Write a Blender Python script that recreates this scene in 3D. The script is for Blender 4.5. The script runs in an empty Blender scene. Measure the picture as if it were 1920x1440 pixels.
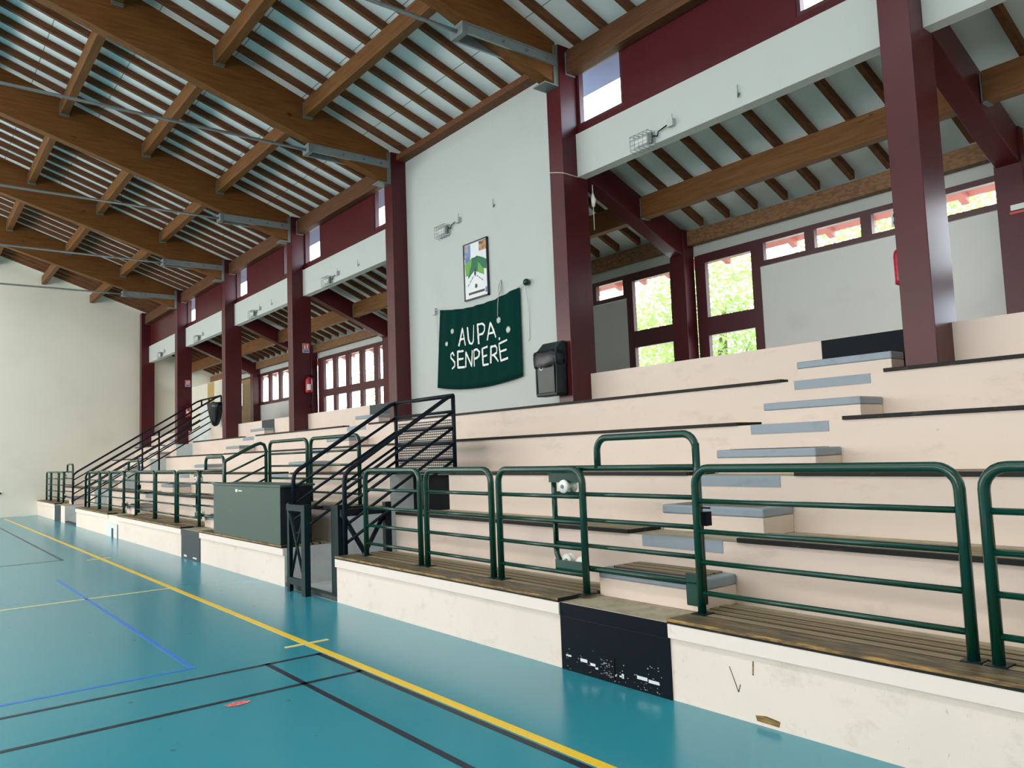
import bpy, bmesh, math, random
from mathutils import Vector, Matrix
random.seed(7)
S = bpy.context.scene
COL = S.collection

# ------------------------------------------------------------------ camera
cam_d = bpy.data.cameras.new('camera'); cam = bpy.data.objects.new('camera', cam_d); COL.objects.link(cam)
cam_d.sensor_fit = 'HORIZONTAL'; cam_d.sensor_width = 36.0
cam_d.lens = 1463.09 / 1920 * 36.0
cam_d.clip_start = 0.05; cam_d.clip_end = 400
RX = Vector((0.6184908583, 0.7848983351, -0.0374654732))
DN = Vector((-0.0892219887, 0.0227758029, -0.9957513241))
FW = Vector((-0.7807102503, 0.6192058352, 0.0841168162))
M = Matrix((RX, -DN, -FW)).transposed().to_4x4()
M.translation = Vector((0, 0, 1.6)); cam.matrix_world = M
S.camera = cam

# ------------------------------------------------------------------ light and exposure
S.view_settings.view_transform = 'Standard'; S.view_settings.look = 'None'
S.view_settings.gamma = 1.0; S.view_settings.use_curve_mapping = False
S.view_settings.exposure = 0.0
S.cycles.max_bounces = 10; S.cycles.diffuse_bounces = 6; S.cycles.glossy_bounces = 4
S.cycles.transparent_max_bounces = 12; S.cycles.sample_clamp_indirect = 6.0
W = bpy.data.worlds.new('sky'); S.world = W; W.use_nodes = True
wn = W.node_tree.nodes; wl = W.node_tree.links
bg = wn['Background']; bg.inputs['Strength'].default_value = 9.0
tc = wn.new('ShaderNodeTexCoord'); nz = wn.new('ShaderNodeTexNoise'); nz.inputs['Scale'].default_value = 2.2; nz.inputs['Detail'].default_value = 5
cr = wn.new('ShaderNodeValToRGB'); cr.color_ramp.elements[0].position = 0.35; cr.color_ramp.elements[1].position = 0.6
cr.color_ramp.elements[0].color = (0.55, 0.74, 1.0, 1); cr.color_ramp.elements[1].color = (1, 1, 1, 1)
wl.new(tc.outputs['Generated'], nz.inputs['Vector']); wl.new(nz.outputs['Fac'], cr.inputs['Fac']); wl.new(cr.outputs['Color'], bg.inputs['Color'])
sun_d = bpy.data.lights.new('sun', 'SUN'); sun_d.energy = 9.0; sun_d.angle = 0.01; sun_d.color = (1, 0.96, 0.88)
sun = bpy.data.objects.new('sun', sun_d); COL.objects.link(sun); sun.rotation_euler = (math.radians(38), 0, math.radians(-20))
def area(name, loc, rot, sx, sy, power, color):
    d = bpy.data.lights.new(name, 'AREA'); d.shape = 'RECTANGLE'; d.size = sx; d.size_y = sy; d.energy = power; d.color = color
    o = bpy.data.objects.new(name, d); COL.objects.link(o); o.location = loc; o.rotation_euler = rot
    return o
# daylight panels standing in for unseen opposite windows; ridge panel added as fill
LA = area('daylight_panel_far', (-26.5, -9.7, 4.0), (math.radians(90), 0, 0), 8.8, 4.6, 1250, (1.0, 0.935, 0.90))
LB = area('daylight_panel_middle', (-14.0, -9.7, 4.6), (math.radians(92), 0, 0), 16, 3.4, 850, (1.0, 0.935, 0.92))
LC = area('daylight_panel_near', (-2.6, -9.7, 4.6), (math.radians(88), 0, 0), 6.0, 3.4, 600, (1.0, 0.935, 0.93))
LR = area('added_ridge_fill', (-13.0, -1.5, 9.6), (0, 0, 0), 34, 0.8, 1000, (0.97, 0.955, 1.0))

# ------------------------------------------------------------------ materials
def _base(name):
    m = bpy.data.materials.new(name); m.use_nodes = True
    nt = m.node_tree; b = nt.nodes['Principled BSDF']
    return m, nt, b
def c4(c): return (c[0], c[1], c[2], 1.0)
def pos(nt, scale=(1, 1, 1)):
    g = nt.nodes.new('ShaderNodeNewGeometry'); mp = nt.nodes.new('ShaderNodeMapping'); mp.inputs['Scale'].default_value = scale
    nt.links.new(g.outputs['Position'], mp.inputs['Vector']); return mp.outputs['Vector']
def noise(nt, vec, scale, detail=4, rough=0.55):
    n = nt.nodes.new('ShaderNodeTexNoise'); n.inputs['Scale'].default_value = scale; n.inputs['Detail'].default_value = detail; n.inputs['Roughness'].default_value = rough
    nt.links.new(vec, n.inputs['Vector']); return n.outputs['Fac']
def ramp(nt, fac, p0, p1, ca=(0, 0, 0), cb=(1, 1, 1)):
    r = nt.nodes.new('ShaderNodeValToRGB'); e = r.color_ramp.elements
    e[0].position = p0; e[1].position = p1; e[0].color = c4(ca); e[1].color = c4(cb)
    nt.links.new(fac, r.inputs['Fac']); return r.outputs['Color']
def mixc(nt, fac, a, b):
    m = nt.nodes.new('ShaderNodeMix'); m.data_type = 'RGBA'
    for sock, v in ((m.inputs[0], fac), (m.inputs[6], a), (m.inputs[7], b)):
        if isinstance(v, (int, float)): sock.default_value = v
        elif isinstance(v, tuple): sock.default_value = c4(v)
        else: nt.links.new(v, sock)
    return m.outputs[2]
def bump(nt, b, fac, strength, dist=0.01):
    n = nt.nodes.new('ShaderNodeBump'); n.inputs['Strength'].default_value = strength; n.inputs['Distance'].default_value = dist
    nt.links.new(fac, n.inputs['Height']); nt.links.new(n.outputs['Normal'], b.inputs['Normal'])
def paint(name, col, rough=0.5, dirt=None, dscale=(1, 1, 1), ds=6.0, dlo=0.55, dhi=0.8, amt=1.0, bmp=0.0, metal=0.0, spec=0.5):
    m, nt, b = _base(name)
    b.inputs['Roughness'].default_value = rough; b.inputs['Metallic'].default_value = metal; b.inputs['Specular IOR Level'].default_value = spec
    v = pos(nt, dscale); f = noise(nt, v, ds, 6, 0.6)
    d = dirt if dirt else tuple(c * 0.88 for c in col)
    r = ramp(nt, f, dlo, dhi, (0, 0, 0), (amt, amt, amt))
    nt.links.new(mixc(nt, r, tuple(col), tuple(d)), b.inputs['Base Color'])
    if bmp: bump(nt, b, f, bmp)
    return m
def wood(name, c1, c2, axis='X', rough=0.6, scale=3.0, knots=True):
    m, nt, b = _base(name); b.inputs['Roughness'].default_value = rough; b.inputs['Specular IOR Level'].default_value = 0.22
    sc = {'X': (0.6, 9, 9), 'Y': (9, 0.6, 9), 'Z': (9, 9, 0.6)}[axis]
    v = pos(nt, sc); f = noise(nt, v, scale, 5, 0.6)
    col = ramp(nt, f, 0.3, 0.72, c1, c2)
    if knots:
        k = noise(nt, pos(nt, {'X': (2, 5, 5), 'Y': (5, 2, 5), 'Z': (5, 5, 2)}[axis]), 2.2, 2)
        kr = ramp(nt, k, 0.72, 0.78)
        col = mixc(nt, kr, col, tuple(c * 0.45 for c in c1))
    nt.links.new(col, b.inputs['Base Color']); bump(nt, b, f, 0.1, 0.004)
    return m
MAT = {}
def mats():
    # floor: worn teal sports coating
    m, nt, b = _base('teal_floor'); v = pos(nt)
    f = noise(nt, v, 0.35, 3); f2 = noise(nt, pos(nt, (1, 1.6, 1)), 7.0, 3, 0.7); f3 = noise(nt, pos(nt, (2.2, 5, 1)), 2.2, 8, 0.75)
    col = mixc(nt, f, (0.022, 0.24, 0.315), (0.032, 0.28, 0.35))
    for sc_, thr, dark in ((1.9, 0.062, (0.035, 0.10, 0.12)), (4.3, 0.07, (0.05, 0.16, 0.19))):
        vo = nt.nodes.new('ShaderNodeTexVoronoi'); vo.inputs['Scale'].default_value = sc_
        wob = mixc(nt, 0.12, pos(nt, (1, 1.7, 1)), noise(nt, pos(nt), 6.0, 3)); nt.links.new(wob, vo.inputs['Vector'])
        d = ramp(nt, vo.outputs['Distance'], thr * 0.55, thr, (0.75, 0.75, 0.75), (0, 0, 0))
        col = mixc(nt, d, col, dark)
    col = mixc(nt, ramp(nt, f3, 0.62, 0.9, (0, 0, 0), (0.05, 0.05, 0.05)), col, (0.10, 0.36, 0.40))
    nt.links.new(col, b.inputs['Base Color'])
    b.inputs['Roughness'].default_value = 0.215
    MAT['floor'] = m
    m, nt, b = _base('cream_scuffed_concrete'); b.inputs['Roughness'].default_value = 0.6
    fa = noise(nt, pos(nt, (7, 1, 1.6)), 9, 5, 0.7); fb = noise(nt, pos(nt, (1.2, 1, 1.6)), 3.0, 8, 0.72); fc = noise(nt, pos(nt, (3, 3, 3)), 16, 3, 0.6); fd = noise(nt, pos(nt, (1, 1, 1)), 0.9, 3)
    col = mixc(nt, ramp(nt, fd, 0.35, 0.75), (0.86, 0.725, 0.635), (0.78, 0.665, 0.57))
    col = mixc(nt, ramp(nt, fb, 0.56, 0.74, (0, 0, 0), (0.55, 0.55, 0.55)), col, (0.56, 0.46, 0.37))
    col = mixc(nt, ramp(nt, fa, 0.66, 0.72, (0, 0, 0), (0.75, 0.75, 0.75)), col, (0.40, 0.32, 0.25))
    col = mixc(nt, ramp(nt, fc, 0.72, 0.76, (0, 0, 0), (0.6, 0.6, 0.6)), col, (0.30, 0.23, 0.17))
    nt.links.new(col, b.inputs['Base Color']); bump(nt, b, fb, 0.25, 0.006); MAT['front'] = m
    m, nt, b = _base('pale_pink_concrete'); b.inputs['Roughness'].default_value = 0.55
    fb = noise(nt, pos(nt, (0.9, 1, 2.2)), 2.4, 8, 0.7); fc = noise(nt, pos(nt, (2, 2, 3.5)), 9, 4, 0.65); fd = noise(nt, pos(nt, (0.5, 1, 1)), 1.0, 3)
    col = mixc(nt, ramp(nt, fd, 0.35, 0.7), (0.755, 0.62, 0.535), (0.70, 0.575, 0.495))
    col = mixc(nt, ramp(nt, fb, 0.56, 0.8, (0, 0, 0), (0.6, 0.6, 0.6)), col, (0.50, 0.38, 0.31))
    col = mixc(nt, ramp(nt, fc, 0.69, 0.76, (0, 0, 0), (0.5, 0.5, 0.5)), col, (0.36, 0.27, 0.22))
    nt.links.new(col, b.inputs['Base Color']); bump(nt, b, fb, 0.12, 0.005); MAT['pink'] = m
    MAT['lip'] = paint('cream_lip', (0.84, 0.725, 0.65), 0.6, (0.50, 0.45, 0.40), (1.5, 1, 1), 8, 0.62, 0.8, 0.7, 0.05)
    MAT['tread'] = paint('khaki_tread', (0.40, 0.345, 0.235), 0.7, (0.25, 0.21, 0.14), (1, 1, 1), 7, 0.45, 0.7, 1, 0.1)
    MAT['greywall'] = paint('grey_concrete_wall', (0.60, 0.63, 0.62), 0.6, (0.46, 0.47, 0.46), (1, 1, 1), 2.5, 0.45, 0.75, 1)
    MAT['nose'] = paint('grey_nosing_paint', (0.27, 0.32, 0.37), 0.5, (0.20, 0.24, 0.27), ds=5)
    MAT['white'] = paint('white_plaster', (0.50, 0.53, 0.505), 0.8, (0.44, 0.47, 0.45), (1, 1, 1), 1.2, 0.55, 0.9, 0.8, 0.03)
    MAT['cream'] = paint('cream_plaster', (0.80, 0.765, 0.665), 0.8, (0.66, 0.64, 0.55), (1, 0.8, 1), 0.8, 0.5, 0.9, 0.7, 0.03)
    MAT['whitepanel'] = paint('white_panel', (0.62, 0.63, 0.61), 0.5, (0.52, 0.53, 0.51), ds=1.4, amt=0.6)
    MAT['red'] = paint('oxblood_paint', (0.078, 0.0110, 0.0145), 0.3, (0.055, 0.0085, 0.011), ds=2.2, dlo=0.5, dhi=0.8, spec=0.32)
    MAT['redframe'] = paint('oxblood_frame', (0.07, 0.012, 0.016), 0.4, ds=3)
    MAT['soffit'] = paint('red_soffit', (0.42, 0.11, 0.09), 0.6, ds=3)
    MAT['black'] = paint('black_paint', (0.0045, 0.0075, 0.012), 0.5, (0.03, 0.034, 0.04), (2, 1, 1), 8, 0.62, 0.8, spec=0.1)
    MAT['darkgrey'] = paint('dark_grey_paint', (0.04, 0.052, 0.056), 0.55, ds=4, spec=0.3)
    MAT['navy'] = paint('dark_navy_steel', (0.0045, 0.010, 0.018), 0.4, (0.018, 0.016, 0.017), ds=8, spec=0.18)
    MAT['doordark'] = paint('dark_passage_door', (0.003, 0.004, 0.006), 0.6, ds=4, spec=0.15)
    MAT['steelgreen'] = paint('dark_green_steel', (0.006, 0.019, 0.021), 0.42, ds=6, spec=0.15)
    MAT['green'] = paint('bottle_green_enamel', (0.0015, 0.043, 0.027), 0.24, (0.002, 0.034, 0.022), ds=4)
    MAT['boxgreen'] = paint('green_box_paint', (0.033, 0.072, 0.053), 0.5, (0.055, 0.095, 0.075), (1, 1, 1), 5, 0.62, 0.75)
    MAT['boxshade'] = paint('navy_shaded_box_side', (0.007, 0.013, 0.018), 0.5, ds=4, spec=0.3)  # navy right face, its shade put into the colour
    MAT['galv'] = paint('galvanised_steel', (0.30, 0.35, 0.36), 0.45, (0.2, 0.24, 0.25), ds=9, metal=0.6)
    MAT['gplate'] = paint('grey_steel', (0.17, 0.20, 0.20), 0.5, ds=6, metal=0.3)
    # ceiling boards with joints
    m, nt, b = _base('pale_ceiling_board'); b.inputs['Roughness'].default_value = 0.75
    g = nt.nodes.new('ShaderNodeNewGeometry'); sx = nt.nodes.new('ShaderNodeSeparateXYZ'); nt.links.new(g.outputs['Position'], sx.inputs[0])
    def mth(op, a, bb=0.0):
        n = nt.nodes.new('ShaderNodeMath'); n.operation = op
        for i, x in ((0, a), (1, bb)):
            if isinstance(x, float): n.inputs[i].default_value = x
            else: nt.links.new(x, n.inputs[i])
        return n.outputs[0]
    line = mth('LESS_THAN', mth('FRACT', mth('DIVIDE', mth('ADD', sx.outputs[1], 20.3), 1.17)), 0.012)
    f = noise(nt, pos(nt), 1.3, 4)
    col = mixc(nt, ramp(nt, f, 0.5, 0.8), (0.80, 0.86, 0.84), (0.74, 0.80, 0.78))
    nt.links.new(mixc(nt, line, col, (0.25, 0.28, 0.27)), b.inputs['Base Color']); MAT['board'] = m
    MAT['glulam'] = wood('glulam_timber', (0.12, 0.044, 0.0095), (0.205, 0.084, 0.021), 'Y', 0.55)
    MAT['purlin'] = wood('purlin_timber', (0.118, 0.047, 0.012), (0.20, 0.09, 0.027), 'X', 0.6)
    MAT['rafter'] = wood('rafter_timber', (0.10, 0.036, 0.014), (0.20, 0.083, 0.034), 'Y', 0.65)
    m, nt, b = _base('osb'); vo = nt.nodes.new('ShaderNodeTexVoronoi'); vo.inputs['Scale'].default_value = 28
    nt.links.new(pos(nt, (0.7, 1, 1.6)), vo.inputs['Vector']); b.inputs['Roughness'].default_value = 0.7
    nt.links.new(ramp(nt, vo.outputs['Color'], 0.2, 0.8, (0.15, 0.075, 0.03), (0.25, 0.13, 0.055)), b.inputs['Base Color']); MAT['osb'] = m
    MAT['plate'] = wood('plate_timber', (0.075, 0.030, 0.012), (0.135, 0.058, 0.024), 'X', 0.65)
    MAT['plank'] = wood('bench_plank', (0.20, 0.155, 0.085), (0.33, 0.26, 0.15), 'X', 0.6, 3, False)
    # worn dark painted front plank
    m, nt, b = _base('worn_plank'); b.inputs['Roughness'].default_value = 0.5
    f = noise(nt, pos(nt, (0.9, 6, 6)), 4, 6, 0.7)
    nt.links.new(ramp(nt, f, 0.42, 0.66, (0.055, 0.045, 0.034), (0.27, 0.19, 0.085)), b.inputs['Base Color']); MAT['worn'] = m
    m, nt, b = _base('worn_edge'); b.inputs['Roughness'].default_value = 0.6
    f = noise(nt, pos(nt, (1.2, 3, 9)), 5, 5, 0.7)
    nt.links.new(ramp(nt, f, 0.40, 0.60, (0.42, 0.23, 0.06), (0.10, 0.06, 0.025)), b.inputs['Base Color']); MAT['wornedge'] = m
    MAT['blackedge'] = paint('black_bench_edge', (0.012, 0.013, 0.013), 0.55, (0.10, 0.085, 0.06), (1, 4, 4), 6, 0.62, 0.75, spec=0.25)
    MAT['plankgap'] = paint('dark_plank_edge', (0.055, 0.036, 0.024), 0.8, ds=6)  # the dark of the gaps painted onto the plank fronts
    MAT['yellowline'] = paint('yellow_line', (0.90, 0.58, 0.03), 0.35, ds=8)
    MAT['paleyellow'] = paint('pale_yellow_line', (0.78, 0.68, 0.25), 0.35, ds=8)
    MAT['blackline'] = paint('black_line', (0.012, 0.018, 0.03), 0.32, ds=8)
    MAT['blueline'] = paint('blue_line', (0.03, 0.20, 0.62), 0.35, ds=8)
    MAT['redpatch'] = paint('red_patch', (0.62, 0.09, 0.09), 0.5, (0.75, 0.5, 0.45), ds=40, dlo=0.5, dhi=0.6)
    MAT['banner'] = paint('dark_green_cloth', (0.0008, 0.031, 0.025), 0.95, (0.0008, 0.024, 0.019), (6, 1, 0.4), 2, spec=0.1)
    MAT['lettering'] = paint('white_brush_paint', (0.82, 0.81, 0.76), 0.7, (0.35, 0.42, 0.38), ds=14, dlo=0.55, dhi=0.75)
    MAT['paper'] = paint('white_paper', (0.74, 0.77, 0.77), 0.5)
    MAT['blackframe'] = paint('black_frame', (0.015, 0.015, 0.02), 0.4)
    MAT['bin'] = paint('grey_plastic', (0.068, 0.074, 0.068), 0.42, ds=3, spec=0.3)
    MAT['bindark'] = paint('dark_green_plastic', (0.007, 0.018, 0.020), 0.4, ds=3, spec=0.3)
    MAT['bag'] = paint('black_bag', (0.006, 0.007, 0.010), 0.3, ds=9, spec=0.3)
    MAT['extred'] = paint('extinguisher_red', (0.42, 0.012, 0.03), 0.28)
    MAT['signred'] = paint('sign_red', (0.60, 0.07, 0.05), 0.5)
    MAT['signblue'] = paint('sign_blue', (0.10, 0.18, 0.42), 0.5)
    MAT['whiteplastic'] = paint('white_plastic', (0.80, 0.80, 0.74), 0.4)
    MAT['greyplastic'] = paint('grey_plastic_box', (0.48, 0.49, 0.49), 0.5)
    MAT['yellowwall'] = paint('ochre_stripe', (0.52, 0.36, 0.13), 0.7, ds=2)
    MAT['beige'] = wood('beige_door_wood', (0.34, 0.23, 0.11), (0.45, 0.32, 0.16), 'Z', 0.6)
    MAT['jlight'] = paint('jersey_light_green', (0.13, 0.36, 0.06), 0.6)
    MAT['jdark'] = paint('jersey_dark_green', (0.01, 0.15, 0.075), 0.6)
    MAT['photoorange'] = paint('photo_warm', (0.55, 0.28, 0.10), 0.5, (0.10, 0.06, 0.05), ds=18, dlo=0.45, dhi=0.6)
    MAT['photoblue'] = paint('photo_blue', (0.13, 0.25, 0.5), 0.5, (0.6, 0.35, 0.15), ds=9, dlo=0.5, dhi=0.6)
    MAT['disc'] = paint('silver_disc', (0.55, 0.60, 0.56), 0.35, (0.2, 0.28, 0.24), ds=30, dlo=0.5, dhi=0.6)
    MAT['cord'] = paint('pale_cord', (0.60, 0.60, 0.52), 0.8)
    m = paint('leaf', (0.17, 0.28, 0.075), 0.6, (0.34, 0.42, 0.13), ds=2.5, dlo=0.4, dhi=0.65); nt = m.node_tree; b = nt.nodes['Principled BSDF']
    tl = nt.nodes.new('ShaderNodeBsdfTranslucent'); tl.inputs[0].default_value = (0.30, 0.42, 0.13, 1); mx = nt.nodes.new('ShaderNodeMixShader'); mx.inputs[0].default_value = 0.45
    nt.links.new(b.outputs[0], mx.inputs[1]); nt.links.new(tl.outputs[0], mx.inputs[2]); nt.links.new(mx.outputs[0], nt.nodes['Material Output'].inputs['Surface']); MAT['leaf'] = m
    MAT['bark'] = paint('bark', (0.10, 0.07, 0.045), 0.9)
    MAT['grass'] = paint('pale_gravel_ground', (0.50, 0.49, 0.43), 0.9, (0.40, 0.42, 0.30), ds=1.5)
    MAT['rooftile'] = paint('roof_tile', (0.16, 0.075, 0.05), 0.85, ds=6)
    MAT['eavetint'] = paint('sky_tinted_eave', (0.27, 0.42, 0.72), 0.7, ds=2)  # pale eave; the sky's blue light put into its colour
    MAT['mirror'] = paint('lamp_reflector', (0.75, 0.78, 0.76), 0.15, metal=0.9)
    # perforated sheet: rows of slots
    m, nt, b = _base('perforated_sheet'); b.inputs['Base Color'].default_value = (0.02, 0.028, 0.03, 1); b.inputs['Roughness'].default_value = 0.5
    g = nt.nodes.new('ShaderNodeNewGeometry'); sx = nt.nodes.new('ShaderNodeSeparateXYZ'); nt.links.new(g.outputs['Position'], sx.inputs[0])
    fz = mth2 = None
    def mt(op, a, bb=0.0):
        n = nt.nodes.new('ShaderNodeMath'); n.operation = op
        for i, x in ((0, a), (1, bb)):
            if isinstance(x, float): n.inputs[i].default_value = x
            else: nt.links.new(x, n.inputs[i])
        return n.outputs[0]
    fz = mt('GREATER_THAN', mt('FRACT', mt('MULTIPLY', sx.outputs[2], 30.0)), 0.45)
    fx = mt('GREATER_THAN', mt('FRACT', mt('MULTIPLY', sx.outputs[0], 22.0)), 0.15)
    hole = mt('MULTIPLY', fz, fx)
    tr = nt.nodes.new('ShaderNodeBsdfTransparent'); mx = nt.nodes.new('ShaderNodeMixShader')
    nt.links.new(hole, mx.inputs[0]); nt.links.new(b.outputs[0], mx.inputs[1]); nt.links.new(tr.outputs[0], mx.inputs[2])
    nt.links.new(mx.outputs[0], nt.nodes['Material Output'].inputs['Surface']); MAT['perf'] = m
    # window glass
    m, nt, b = _base('window_glass'); nt.nodes.remove(b)
    tr = nt.nodes.new('ShaderNodeBsdfTransparent'); tr.inputs[0].default_value = (0.93, 0.97, 0.96, 1)
    gl = nt.nodes.new('ShaderNodeBsdfGlossy'); gl.inputs['Roughness'].default_value = 0.02
    lw = nt.nodes.new('ShaderNodeLayerWeight'); lw.inputs['Blend'].default_value = 0.5
    pw = nt.nodes.new('ShaderNodeMath'); pw.operation = 'POWER'; pw.inputs[1].default_value = 4.0; nt.links.new(lw.outputs['Facing'], pw.inputs[0])
    sc = nt.nodes.new('ShaderNodeMath'); sc.operation = 'MULTIPLY_ADD'; sc.inputs[1].default_value = 0.6; sc.inputs[2].default_value = 0.03; nt.links.new(pw.outputs[0], sc.inputs[0])
    mx = nt.nodes.new('ShaderNodeMixShader'); nt.links.new(sc.outputs[0], mx.inputs[0]); nt.links.new(tr.outputs[0], mx.inputs[1]); nt.links.new(gl.outputs[0], mx.inputs[2])
    nt.links.new(mx.outputs[0], nt.nodes['Material Output'].inputs['Surface']); MAT['glass'] = m
mats()

# ------------------------------------------------------------------ mesh helpers
ORG = {}
class MB:
    def __init__(s): s.v = []; s.f = []; s.mi = []; s.sm = []; s.mats = []
    def mid(s, mat):
        if mat not in s.mats: s.mats.append(mat)
        return s.mats.index(mat)
    def face(s, idx, mat, smooth=False): s.f.append(tuple(idx)); s.mi.append(s.mid(mat)); s.sm.append(smooth)
    def poly(s, pts, mat):
        n = len(s.v); s.v += [tuple(p) for p in pts]; s.face(range(n, n + len(pts)), mat); return s
    def box(s, x0, x1, y0, y1, z0, z1, mat, faces=None):
        n = len(s.v); x0, x1 = min(x0, x1), max(x0, x1); y0, y1 = min(y0, y1), max(y0, y1); z0, z1 = min(z0, z1), max(z0, z1)
        s.v += [(x0, y0, z0), (x1, y0, z0), (x1, y1, z0), (x0, y1, z0), (x0, y0, z1), (x1, y0, z1), (x1, y1, z1), (x0, y1, z1)]
        names = ['bottom', 'top', 'front', 'right', 'back', 'left']
        for nm, q in zip(names, ((3, 2, 1, 0), (4, 5, 6, 7), (0, 1, 5, 4), (1, 2, 6, 5), (2, 3, 7, 6), (3, 0, 4, 7))):
            s.face([n + i for i in q], (faces or {}).get(nm, mat))
        return s
    def prism_x(s, yz, x0, x1, mat, side=None, edge=None):
        # polygon in (y,z) counter-clockwise seen from +x, extruded along x
        n = len(s.v); k = len(yz)
        s.v += [(x0, y, z) for y, z in yz] + [(x1, y, z) for y, z in yz]
        s.face([n + i for i in reversed(range(k))], side or mat); s.face([n + k + i for i in range(k)], side or mat)
        for i in range(k):
            j = (i + 1) % k
            s.face((n + i, n + j, n + k + j, n + k + i), edge[i] if edge else mat)
        return s
    def prism_y(s, xz, y0, y1, mat, side=None):
        n = len(s.v); k = len(xz)
        s.v += [(x, y0, z) for x, z in xz] + [(x, y1, z) for x, z in xz]
        s.face([n + i for i in range(k)], side or mat); s.face([n + k + i for i in reversed(range(k))], side or mat)
        for i in range(k):
            j = (i + 1) % k
            s.face((n + j, n + i, n + k + i, n + k + j), mat)
        return s
    def tube(s, pts, r, mat, seg=10, cap=True, radii=None):
        pts = [Vector(p) for p in pts]; n0 = len(s.v); k = len(pts); prev = None
        for i, p in enumerate(pts):
            t = ((pts[min(i + 1, k - 1)] - p).normalized() + (p - pts[max(i - 1, 0)]).normalized())
            if t.length < 1e-6: t = pts[min(i + 1, k - 1)] - pts[max(i - 1, 0)]
            t.normalize()
            if prev is None:
                a = Vector((0, 0, 1)) if abs(t.z) < 0.9 else Vector((1, 0, 0)); u = t.cross(a).normalized()
            else:
                u = prev - t * prev.dot(t); u.normalize()
            w = t.cross(u); prev = u; rr = radii[i] if radii else r
            for q in range(seg):
                an = 2 * math.pi * q / seg; s.v.append(tuple(p + (u * math.cos(an) + w * math.sin(an)) * rr))
        for i in range(k - 1):
            for q in range(seg):
                a = n0 + i * seg + q; b = n0 + i * seg + (q + 1) % seg
                s.face((a, b, b + seg, a + seg), mat, True)
        if cap:
            s.face([n0 + q for q in reversed(range(seg))], mat); s.face([n0 + (k - 1) * seg + q for q in range(seg)], mat)
        return s
    def lathe(s, c, prof, mat, axis='Z', seg=20):
        # prof: list of (radius, along)
        n0 = len(s.v); c = Vector(c)
        for r, h in prof:
            for q in range(seg):
                an = 2 * math.pi * q / seg; a, b = r * math.cos(an), r * math.sin(an)
                s.v.append(tuple(c + (Vector((a, b, h)) if axis == 'Z' else Vector((a, h, b)) if axis == 'Y' else Vector((h, a, b)))))
        for i in range(len(prof) - 1):
            for q in range(seg):
                a = n0 + i * seg + q; b = n0 + i * seg + (q + 1) % seg
                s.face((a, b, b + seg, a + seg), mat, True)
        s.face([n0 + q for q in reversed(range(seg))], mat); s.face([n0 + (len(prof) - 1) * seg + q for q in range(seg)], mat)
        return s
    def build(s, name, parent=None, bevel=0.0, loc=None):
        me = bpy.data.meshes.new(name)
        if parent is not None: o0 = ORG[parent]
        elif loc is not None: o0 = Vector(loc)
        else:
            xs = [p[0] for p in s.v]; ys = [p[1] for p in s.v]; zs = [p[2] for p in s.v]
            o0 = Vector(((min(xs) + max(xs)) / 2, (min(ys) + max(ys)) / 2, min(zs)))
        me.from_pydata([(p[0] - o0.x, p[1] - o0.y, p[2] - o0.z) for p in s.v], [], s.f)
        for m in s.mats: me.materials.append(MAT[m])
        me.polygons.foreach_set('material_index', s.mi); me.polygons.foreach_set('use_smooth', s.sm)
        bm = bmesh.new(); bm.from_mesh(me); bmesh.ops.recalc_face_normals(bm, faces=bm.faces); bm.to_mesh(me); bm.free()
        me.update()
        o = bpy.data.objects.new(name, me); COL.objects.link(o)
        if parent is not None: o.parent = parent
        else: o.location = o0
        ORG[o] = o0
        if bevel:
            b = o.modifiers.new('bevel', 'BEVEL'); b.width = bevel; b.segments = 2; b.limit_method = 'ANGLE'
        return o
def tag(o, label=None, cat=None, group=None, kind=None):
    if label: o['label'] = label
    if cat: o['category'] = cat
    if group: o['group'] = group
    if kind: o['kind'] = kind
    return o
def thing(name, label, cat, loc, group=None):
    o = bpy.data.objects.new(name, None); COL.objects.link(o); o.location = loc; o.empty_display_size = 0.1
    ORG[o] = Vector(loc); return tag(o, label, cat, group, 'thing')
def single(o, label, cat, group=None): return tag(o, label, cat, group, 'thing')
def struct(o): o['kind'] = 'structure'; return o
def dup(root, d, label=None):
    d = Vector(d)
    r = root.copy(); COL.objects.link(r); r.location = root.location + d; ORG[r] = ORG[root] + d
    if label: r['label'] = label
    for ch in list(root.children):
        c = ch.copy(); COL.objects.link(c); c.parent = r; ORG[c] = ORG[ch] + d
        for g in list(ch.children):
            q = g.copy(); COL.objects.link(q); q.parent = c; ORG[q] = ORG[g] + d
    return r
def arc(c, r, a0, a1, n, plane='XZ', fixed=0.0):
    out = []
    for i in range(n + 1):
        a = a0 + (a1 - a0) * i / n; p, q = c[0] + r * math.cos(a), c[1] + r * math.sin(a)
        out.append((p, fixed, q) if plane == 'XZ' else (fixed, p, q))
    return out
PI = math.pi

# ------------------------------------------------------------------ measured layout
PX = [-2.964 - 4.6272 * n for n in range(7)]          # right edge of the pillars
PY0, PY1 = 7.05, 7.50; PWD = 0.28
TY = [3.87 + 0.76 * k for k in range(5)] + [7.39]
TZ = [0.475 + 0.423 * k for k in range(6)]
def zb(y): return 7.18 + 0.345 * (7.05 - y)            # underside of main rafters
def zl(y): return 4.88 + 0.43 * (9.6 - y)              # underside of side-roof rafters
XE, XN = -31.0, 6.0                                    # far and near end walls
PIL = ['nearest red pillar', 'pillar with the waste bin', 'first pillar left of the banner', 'second pillar left of the banner',
       'third pillar left of the banner', 'fourth pillar left of the banner', 'last pillar by the cream end wall']
BAY = ['bay right of the nearest pillar', 'bay between bin pillar and nearest pillar', 'bay above the green banner', 'first bay left of the banner',
       'second bay left of the banner', 'third bay left of the banner', 'last bay by the end wall']
ORD = ['first', 'second', 'third', 'fourth', 'fifth', 'sixth', 'seventh', 'eighth', 'ninth', 'tenth']
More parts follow.
